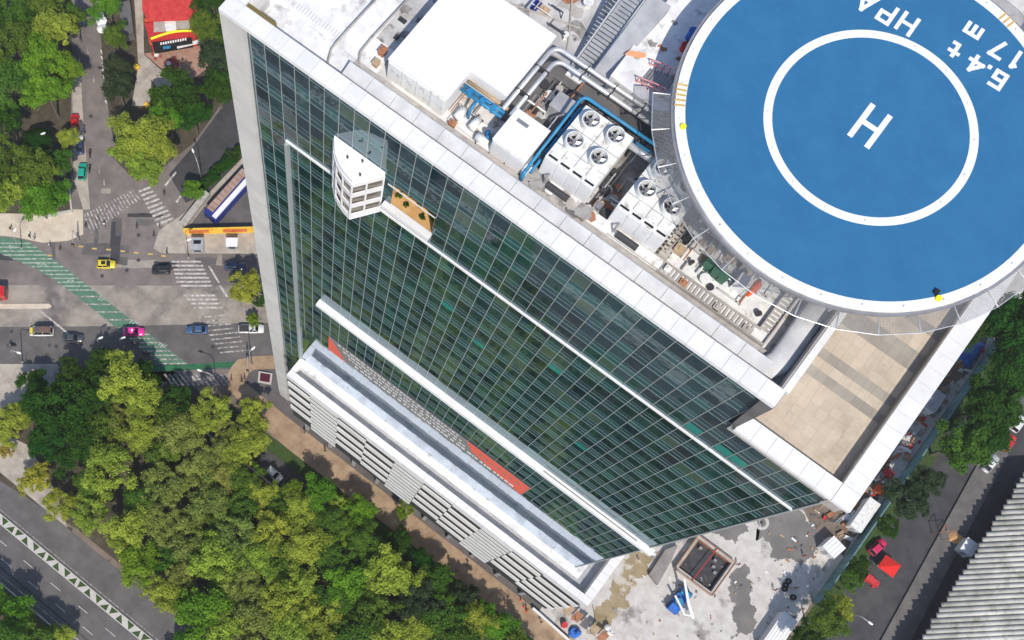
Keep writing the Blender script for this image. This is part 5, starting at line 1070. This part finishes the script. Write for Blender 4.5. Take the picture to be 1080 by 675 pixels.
p = site(990,562); t = thing('scaffold_tower', 'brown open scaffold frame beside the platform', 'scaffold', (p.x,p.y,0))
for sx in (-1,1):
    for sy in (-1,1): lpart('standard', MB().cyl((sx,sy), .07, 0, 3, 6), M['rust'], t)
for sx in (-1,1): lpart('ledger', MB().box(sx-.05,sx+.05,-1,1,2.8,2.9), M['rust'], t); lpart('brace', MB().tube([(sx,-1,2.9),(-sx,1,2.9)], .05, 6), M['rust'], t)
p = site(1008,567,.6); solo('sand_heap', MB().cyl((p.x,p.y), 1.2, .35, .9, 11, r1=.2).cyl((p.x+.9,p.y+.4), .8, .35, .7, 9, r1=.15), M['soil_orange'], 'orange sand heap on the grey platform', 'sand heap')
shed('platform_kiosk', 1023,577,2.4,2.8,2.4,M['white_plain'],'white-topped kiosk between the platform and the ribbed roof','kiosk',0)
# ribbed roof bottom right: parallel barrel ribs
t = thing('ribbed_roof_building', 'building with grey ribbed barrel roof at the bottom right', 'building', (96,88,0)); HB = 5.0
part('wall', MB().prism(px((1092,512),(1058,566),(986,676),(950,735),(1130,735),(1130,506), h=HB-.7), 0, HB-.7), M['dark_panel'], t)
dirr = (site(1080,551,HB)-site(1040,553,HB)).normalized()
for i in range(38):
    f = i/37; a_ = site(*lerp((1082,500),(949,712), f), HB); L_ = 30 if i < 26 else 30-(i-26)*1.15+0
    b_ = a_ + dirr*L_; a_ = a_ + dirr*random.uniform(-.25,.35); n_ = 7; q = MB(); pr = Vector((-dirr.y,dirr.x,0))
    v = [(e + pr*(.47*math.cos(math.pi*k/n_)) + Vector((0,0,-.55+.55*math.sin(math.pi*k/n_)))) for e in (a_,b_) for k in range(n_+1)]
    q.add(v, [(k,k+1,n_+2+k,n_+1+k) for k in range(n_)] + [tuple(range(n_+1))[::-1], tuple(range(n_+1,2*n_+2))]); part('roof_rib', q, M['corrugated'], t, True)
# ------------------------------------------------------------------ trees
def site_px(x, y):
    d = Vector((x, y, 8-CAM_Z)); k = -988/d.dot(AX_B); return (326.47+k*d.dot(AX_R), 491.89-k*d.dot(AX_U))
def mesh_np(name, verts, quads, tone=None, mats=()):
    me = bpy.data.meshes.new(name); nv, nf = len(verts), len(quads)
    me.vertices.add(nv); me.vertices.foreach_set('co', verts.astype(np.float32).ravel()); me.loops.add(nf*4); me.loops.foreach_set('vertex_index', quads.astype(np.int32).ravel())
    me.polygons.add(nf); me.polygons.foreach_set('loop_start', np.arange(0,nf*4,4,dtype=np.int32)); me.polygons.foreach_set('loop_total', np.full(nf,4,dtype=np.int32))
    if tone is not None:
        a = me.attributes.new('tone', 'FLOAT', 'POINT'); a.data.foreach_set('value', tone.astype(np.float32))
    for m_ in mats: me.materials.append(m_)
    me.update(calc_edges=True); return me
def crown(seed, lobes=30, per=230, leaf=.05, flat=.62, spread=.72):
    rg = np.random.RandomState(seed); V, T = [], []
    nb = rg.randint(5,8); ba = rg.uniform(0,6.28)
    br = [(ba+2*np.pi*k/nb+rg.uniform(-.35,.35), rg.uniform(.38,.95)*spread, rg.uniform(.24,.42)) for k in range(nb)] + [(0,.08,.42)]
    for i in range(lobes):
        a, q_, w_ = br[rg.randint(len(br))]; o = rg.normal(size=2)*w_*.52
        x_, y_ = q_*np.cos(a)+o[0], q_*np.sin(a)+o[1]; rr = min(1.05, np.hypot(x_,y_)); zc = flat*(np.sqrt(max(0.02,1-(rr/1.08)**2))*rg.uniform(.2,1.05)-.15)
        c = np.array([x_, y_, zc]); lr = rg.uniform(.09,.23); n = int(per*(lr/.19)**2)
        d = rg.normal(size=(n,3)); d[:,2] += .35; d /= np.linalg.norm(d,axis=1)[:,None]
        an = rg.uniform(.65,1.35,3); pos = c + d*lr*an*np.array([1,1,.8])*np.clip(rg.normal(.85,.26,(n,1)),.2,1.6); 
        nr = d*.7 + rg.normal(size=(n,3))*.6 + np.array([0,0,.35]); nr /= np.linalg.norm(nr,axis=1)[:,None]
        t = np.cross(nr, rg.normal(size=(n,3))); t /= np.linalg.norm(t,axis=1)[:,None]; b = np.cross(nr,t)
        s = leaf*rg.uniform(.6,1.4,(n,1))
        V.append(np.stack([pos-t*s, pos-b*s*.6+nr*s*.15, pos+t*s, pos+b*s*.6+nr*s*.15],axis=1).reshape(-1,3))
        T.append(np.repeat(np.clip(rg.uniform(.25,.8)+rg.normal(0,.09,n),0,1),4))
    V = np.concatenate(V); T = np.concatenate(T); q = np.arange(len(V)).reshape(-1,4)
    return mesh_np('crown', V, q, T, [M['leaf_G']])
def trunk(seed):
    rg = random.Random(seed); q = MB(); q.tube([(0,0,-1.5),(.02,.01,-.9),(.0,.03,-.35)], [.055,.042,.035], 7)
    for k in range(9):
        a = 2*math.pi*k/9+rg.uniform(-.3,.3); e = rg.uniform(.3,.72); z0 = rg.uniform(-.6,-.3)
        q.tube([(0,.02,z0),(e*.45*math.cos(a),e*.45*math.sin(a),z0+.3),(e*math.cos(a),e*math.sin(a),rg.uniform(.05,.45))], [.022,.015,.005], 5)
    return q.mesh('trunk', M['bark'])
CR = [crown(i, lobes=(52,60,46,66)[i % 4], per=(270,240,300,220)[i % 4], leaf=(.040,.036,.043,.034)[i % 4], spread=(.74,.8,.7,.78)[i % 4]) for i in range(8)]
TK = [trunk(i) for i in range(4)]
def tree(u, v, r, col, hgt, label, group=None, name='tree', k=None):
    """r: crown radius in metres, hgt: height of the crown's middle"""
    p = site(u, v, hgt); i = random.randrange(8) if k is None else k
    t = thing(name, label, 'tree', (p.x,p.y,.1), random.uniform(0,6.28), group)
    c = link('crown', CR[i], t, (0,0,hgt-.1)); c.scale = (r, r*random.uniform(.9,1.1), r*random.uniform(.85,1.15)); c.material_slots[0].link = 'OBJECT'; c.material_slots[0].material = M['leaf_'+col]
    s = link('trunk', TK[i % 4], t, (0,0,hgt-.1)); s.scale = (r, r, (hgt-.1)/1.5); return t
G1 = 'trees of the park at the upper left'
for u, v, r, c, h, lb in ((14,14,5.4,'G',9,'green tree in the very top left corner of the park'),(52,8,5.2,'G',9,'green tree at the top of the park by the street'),(56,34,5.0,'Y',10,'yellow-green crown near the top of the park, beside the street'),(16,48,5.6,'G',9,'green tree at the left edge of the park, second down'),
  (46,64,5.6,'B',10,'bright green tree mid-park'),(68,74,4.0,'B',8,'bright green tree overhanging the tree-lined street'),(14,90,5.6,'G',9,'green tree at the left edge of the park, third down'),(48,96,5.0,'B',10,'bright green tree above the dark palm'),(8,128,4.5,'D',7,'dark tree at the left edge above the palm'),
  (10,172,4.8,'G',8,'green tree at the left edge below the palm'),(42,184,5.2,'G',9,'green tree below the dark palm'),(12,206,4.6,'Y',8,'yellow-green tree at the left edge above the pale plaza'),(38,212,4.6,'B',8,'bright green tree nearest the pale plaza'),(60,205,3.9,'B',6,'low bright green tree at the plaza corner kerb'),(73,145,2.6,'Y',6,'small yellow-green tree between parked cars'),(62,172,3.6,'G',7,'green tree beside the teal car'),(-14,70,5.5,'G',9,'green tree cut by the left edge of the picture, upper park'),(-14,190,5.5,'G',9,'green tree cut by the left edge of the picture, lower park'),(-8,28,5.5,'D',9,'dark tree cut by the left edge near the top'),(76,20,3.6,'G',8,'green tree leaning over the top of the tree-lined street'),(30,30,4.6,'D',8,'dark tree between the two top park trees')):
    tree(u, v, r, c, h, lb, G1)
G2 = 'trees of the island between the two streets'
for u, v, r, c, h, lb in ((112,4,4.2,'B',7,'bright green tree beside the white parasols'),(121,40,3.3,'G',6,'small green tree below the white parasols'),(124,92,4.0,'K',7,'dull dark tree beside the island path, lower one'),(122,74,3.4,'K',7,'dull dark tree beside the island path, upper one'),(186,104,5.8,'D',9,'large dark green tree below the patio'),(176,122,4.0,'B',9,'bright green crown between the patio tree and the big yellow-green tree'),(204,122,4.2,'D',8,'dark green tree at the diagonal street edge'),
  (150,150,6.2,'Y',9,'big yellow-green tree at the tip of the island'),(168,152,4.8,'Y',9,'yellow-green tree right of the big one at the island tip'),(136,160,4.2,'Y',8,'yellow-green tree left of the big one at the island tip'),(156,176,4.6,'Y',8,'yellow-green tree nearest the zebra crossing'),(218,30,4.2,'G',8,'green tree right of the red restaurant'),(224,62,4.2,'K',8,'dull green tree right of the patio'),(230,92,4.4,'D',8,'dark tree between the patio and the tower'),(224,4,4.4,'D',8,'dark tree at the top beside the tower'),(237,40,3.6,'D',7,'dark tree close to the tower pier')):
    tree(u, v, r, c, h, lb, G2)
tree(203,201,2.7,'B',4,'small bright green tree at the corner of the coach yard','','tree',2); tree(259,304,4.0,'Y',7,'yellow-green tree squeezed against the tower pier'); tree(268,338,1.6,'B',2,'small green bush behind the white pickup','','bush'); tree(426,538,2.0,'B',4,'lone small green tree on the brown pavement',None,'tree',1)
tree(270,310,3.2,'D',6,'dark tree touching the tower pier, right of the yellow-green one')
for i in range(7):
    a_ = lerp((212,198),(252,160), i/6); tree(a_[0], a_[1], 1.7, 'D', 1.2, 'dark green hedge bush beside the coach, '+('lowest','second up','third up','fourth up','fifth up','sixth up','topmost')[i]+' in the row', 'hedge beside the coach', 'hedge_bush')
# palm in the park
def palm(u, v, label):
    p = site(u, v, 7); t = thing('palm_tree', label, 'palm tree', (p.x,p.y,.1)); lpart('trunk', MB().tube([(0,0,0),(.1,0,3.5),(0,.1,7)], [.28,.2,.18], 8), M['bark'], t)
    for k in range(18):
        a_ = 2*math.pi*k/18+random.uniform(-.12,.12); q = MB(); d_ = Vector((math.cos(a_),math.sin(a_),0)); n_ = Vector((-d_.y,d_.x,0)); el = random.uniform(.2,.7)
        pts = [Vector((0,0,7)) + d_*s*3.4 + Vector((0,0,el*s*2.4-2.6*s*s)) for s in np.linspace(0,1,8)]
        for j in range(1,8):
            for sd in (-1,1):
                a3, b3 = pts[j-1], pts[j]; w_ = .75*math.sin(math.pi*(j+.5)/9); q.add([a3, b3, b3+n_*sd*w_+d_*.2-Vector((0,0,.25)), a3.lerp(b3,.45)+n_*sd*w_*.75-Vector((0,0,.12))], [(0,1,2,3)])
        lpart('frond', q, M['leaf_D'], t)
palm(37,146,'dark palm with spreading fronds in the park')
# the grove in front of the tower
FO = '''60 436 6.6 D 10;88 468 5.8 D 9;96 418 5.6 D 9;40 424 4.2 D 8;52 466 4.8 D 9;130 404 6.0 Y 11;152 420 4.6 Y 9;108 388 4.4 D 7;75 398 4.0 D 7;150 396 3.8 D 7;10 450 4.0 Y 7;7 474 1.9 A 3;39 506 3.7 A 7;66 534 3.8 Y 7;22 438 3.4 Y 6;116 494 5.8 Y 10;94 542 3.9 Y 7;148 458 4.6 Y 9;130 446 3.6 O 8;188 464 5.2 O 9;220 436 4.6 Y 9;208 494 4.4 O 8;174 514 4.8 O 9;134 560 5.4 Y 10;150 596 5.0 B 9;170 550 5.0 O 9;172 628 4.4 Y 8;220 528 5.0 O 9;224 590 5.8 Y 10;196 570 4.8 O 9;212 646 6.2 B 10;194 608 4.4 O 8;246 566 4.8 O 9;252 616 5.0 O 9;267 436 3.6 Y 7;266 462 4.6 Y 8;232 480 4.0 O 7;336 520 4.2 B 8;318 540 4.8 Y 8;378 540 3.5 B 7;256 534 4.2 G 7;288 562 5.0 Y 9;322 576 5.2 Y 9;268 592 5.0 Y 9;354 592 4.6 G 8;366 614 5.0 B 9;410 604 6.0 Y 10;314 616 4.8 Y 9;292 636 5.0 Y 9;334 652 5.2 Y 9;354 636 4.6 G 8;394 646 5.4 G 9;262 654 5.0 O 9;442 634 5.2 K 9;470 652 5.2 G 9;438 668 5.0 Y 9;500 656 4.0 Y 8;522 660 4.4 B 7;490 630 3.6 K 7;170 480 4.4 G 8;100 512 4.2 G 7;150 530 4.4 G 8;186 430 4.2 D 7;176 440 4.4 G 7;246 500 3.6 G 7;292 534 3.6 G 7;346 556 4.4 G 8;386 572 4.4 G 8;300 590 4.0 G 7;240 630 4.4 G 8;180 592 4.0 G 7;230 552 4.2 G 7;460 610 4.0 G 7;420 572 3.4 D 6;238 666 5.0 Y 9;305 670 5.2 Y 9;372 676 5.4 G 9;410 676 5.4 Y 9;480 680 5.4 G 9;545 690 4.6 G 7;200 690 5.4 B 9;340 690 5.4 Y 9;270 690 5.2 O 9;36 404 3.4 D 6;112 450 4.6 G 8;240 456 3.2 O 6;360 560 3.4 B 7;446 596 3.2 D 6;250 480 4.2 Y 8;262 508 4.0 G 8;232 504 4.2 O 8;276 522 3.6 Y 8;312 522 3.2 B 7;356 534 3.0 Y 6'''
CN = dict(D='dark green',Y='yellow-green',O='dry olive',B='bright green',G='mid-green',A='autumn-yellow',K='dull grey-green')
def where(u, v):
    if u < 60 and v < 460: return 'at the left end of the grove'
    if u < 90 and v >= 460: return 'along the grove pavement'
    if v < 425: return 'at the top of the grove'
    if u < 170 and v < 500: return 'in the upper left part of the grove'
    if u < 210 and v >= 540: return 'on the highway side of the grove'
    if u > 400 and v < 640: return 'at the right end of the grove'
    if u > 430: return 'in the lower right corner of the grove'
    if v < 500: return 'in the grove near the forecourt'
    if v > 640: return 'at the bottom edge of the grove'
    if u > 310: return 'in the grove beside the pavement'
    return 'in the middle of the grove'
FL = [q.split() for q in FO.split(';')]; byl = {}
for q in FL: byl.setdefault(CN[q[3]]+' tree '+where(float(q[0]),float(q[1])), []).append(q)
ORD = ('leftmost','second from left','third from left','fourth from left','fifth from left','sixth from left','seventh from left','eighth from left','ninth from left','tenth from left')
for lb, qs in byl.items():
    qs.sort(key=lambda q: float(q[0]))
    for i, (u, v, r, c, h) in enumerate(qs):
        tree(float(u), float(v), float(r), c, float(h)*.68, lb + ('' if len(qs) == 1 else ', '+('rightmost' if i == len(qs)-1 else ORD[i])+' of '+str(len(qs))), 'trees of the grove')
for u, v, r, c, h, lb in ((14,650,5.4,'B',5,'bright green tree at the bottom left corner beyond the highway'),(40,672,5.0,'G',4.5,'green tree at the bottom left beyond the highway, middle one'),(62,676,3.8,'Y',4,'yellow-green tree at the bottom left nearest the highway'),(-8,628,4.6,'B',4.5,'bright green tree cut by the left edge beyond the highway'),(-4,675,5,'G',8,'green tree in the extreme bottom left corner')): tree(u, v, r, c, h, lb)
for u, v, r, c, h, lb in ((1054,346,7.0,'D',10,'dark green tree beside the blue tarpaulin heap'),(1078,362,5.4,'D',10,'dark green tree at the right edge near the helipad'),(1066,396,6.4,'D',10,'dark tree at the right edge above the parked cars'),(1044,428,6.2,'D',9,'dark green tree in the middle of the right street'),(1014,470,6.0,'G',9,'green tree with yellow top over the right street'),(1034,456,5.4,'D',9,'dark green tree just above the silver car'),(956,526,5.0,'K',8,'dull tree in the side street beside the container'),(976,508,3.6,'K',7,'dull small tree right of the container'),(870,656,4.0,'G',7,'green tree at the bottom beside the teal fence'),(884,640,3.0,'Y',6,'small yellow-green tree beside the fence lamp'),(905,600,2.4,'D',3,'low dark bush left of the red awning'),(896,612,2.4,'G',3,'low green bush between fence and vending cart'),(936,556,2.4,'D',3,'low dark bush above the crimson car'),(1030,340,5,'D',9,'dark tree behind the blue tarpaulin'),(1085,330,5.5,'D',10,'dark tree at the right edge above the others'),(850,672,3.4,'D',6,'dark tree at the bottom edge by the fence')): tree(u, v, r, c, h, lb)  # some leaf colours darkened to carry the shade over the right-hand street
# the grove goes on below the frame; the glass mirrors it
cv = np.array([tuple(q_.co) for q_ in crown(90, 40, 60, .075).vertices]); VV, TT = [], []
rg = np.random.RandomState(5)
for x in np.arange(-6,66,7.0):
    for y in np.arange(-44,20,7.5):
        if site_px(x,y)[1] < 705 and site_px(x,y)[0] > -60: continue
        if -31 < y < -13: continue
        s_ = rg.uniform(4.2,6); a_ = rg.uniform(0,6.28); c_, n_ = np.cos(a_), np.sin(a_); VV.append(np.stack([s_*(cv[:,0]*c_-cv[:,1]*n_)+x+rg.uniform(-2,2), s_*(cv[:,0]*n_+cv[:,1]*c_)+y+rg.uniform(-2,2), s_*cv[:,2]+rg.uniform(5,7)],axis=1)); TT.append(np.repeat(rg.uniform(.2,.8,len(cv)//4),4))
if VV:
    VV = np.concatenate(VV); o = link('grove_beyond_frame', mesh_np('grove_beyond_frame', VV, np.arange(len(VV)).reshape(-1,4), np.concatenate(TT), [M['leaf_G']])); tag(o, 'green tree canopy continuing below the picture, mirrored in the glass', 'trees', kind='stuff')
# little plants of the facade garden
for i, (x, y, r) in enumerate(GARDEN):
    t = thing('garden_shrub', ('leftmost','second','third','fourth','rightmost','rear')[i]+' little shrub in the orange facade garden', 'shrub', (x,y,107.4), i)
    c = link('crown', CR[i], t, (0,0,r*.6)); c.scale = (r,r,r*1.3); c.material_slots[0].link = 'OBJECT'; c.material_slots[0].material = M['leaf_'+('G','D','A','D','B','D')[i]]
    lpart('stem', MB().tube([(0,0,-.05),(0,0,r*.6)], .03, 5), M['bark'], t)

# ------------------------------------------------------------------ thin city haze
hz = bpy.data.materials.new('haze'); hz.use_nodes = True; N = hz.node_tree.nodes
for q in list(N):
    if q.type == 'BSDF_PRINCIPLED': N.remove(q)
pv = N.new('ShaderNodeVolumePrincipled'); pv.inputs['Color'].default_value = (1,.97,.93,1); pv.inputs['Density'].default_value = .00017; pv.inputs['Anisotropy'].default_value = .2
hz.node_tree.links.new(pv.outputs[0], N['Material Output'].inputs['Volume'])
o = link('haze', MB().box(-1600,1600,-1600,1600,-1.5,190).mesh('haze', hz)); o['kind'] = 'stuff'
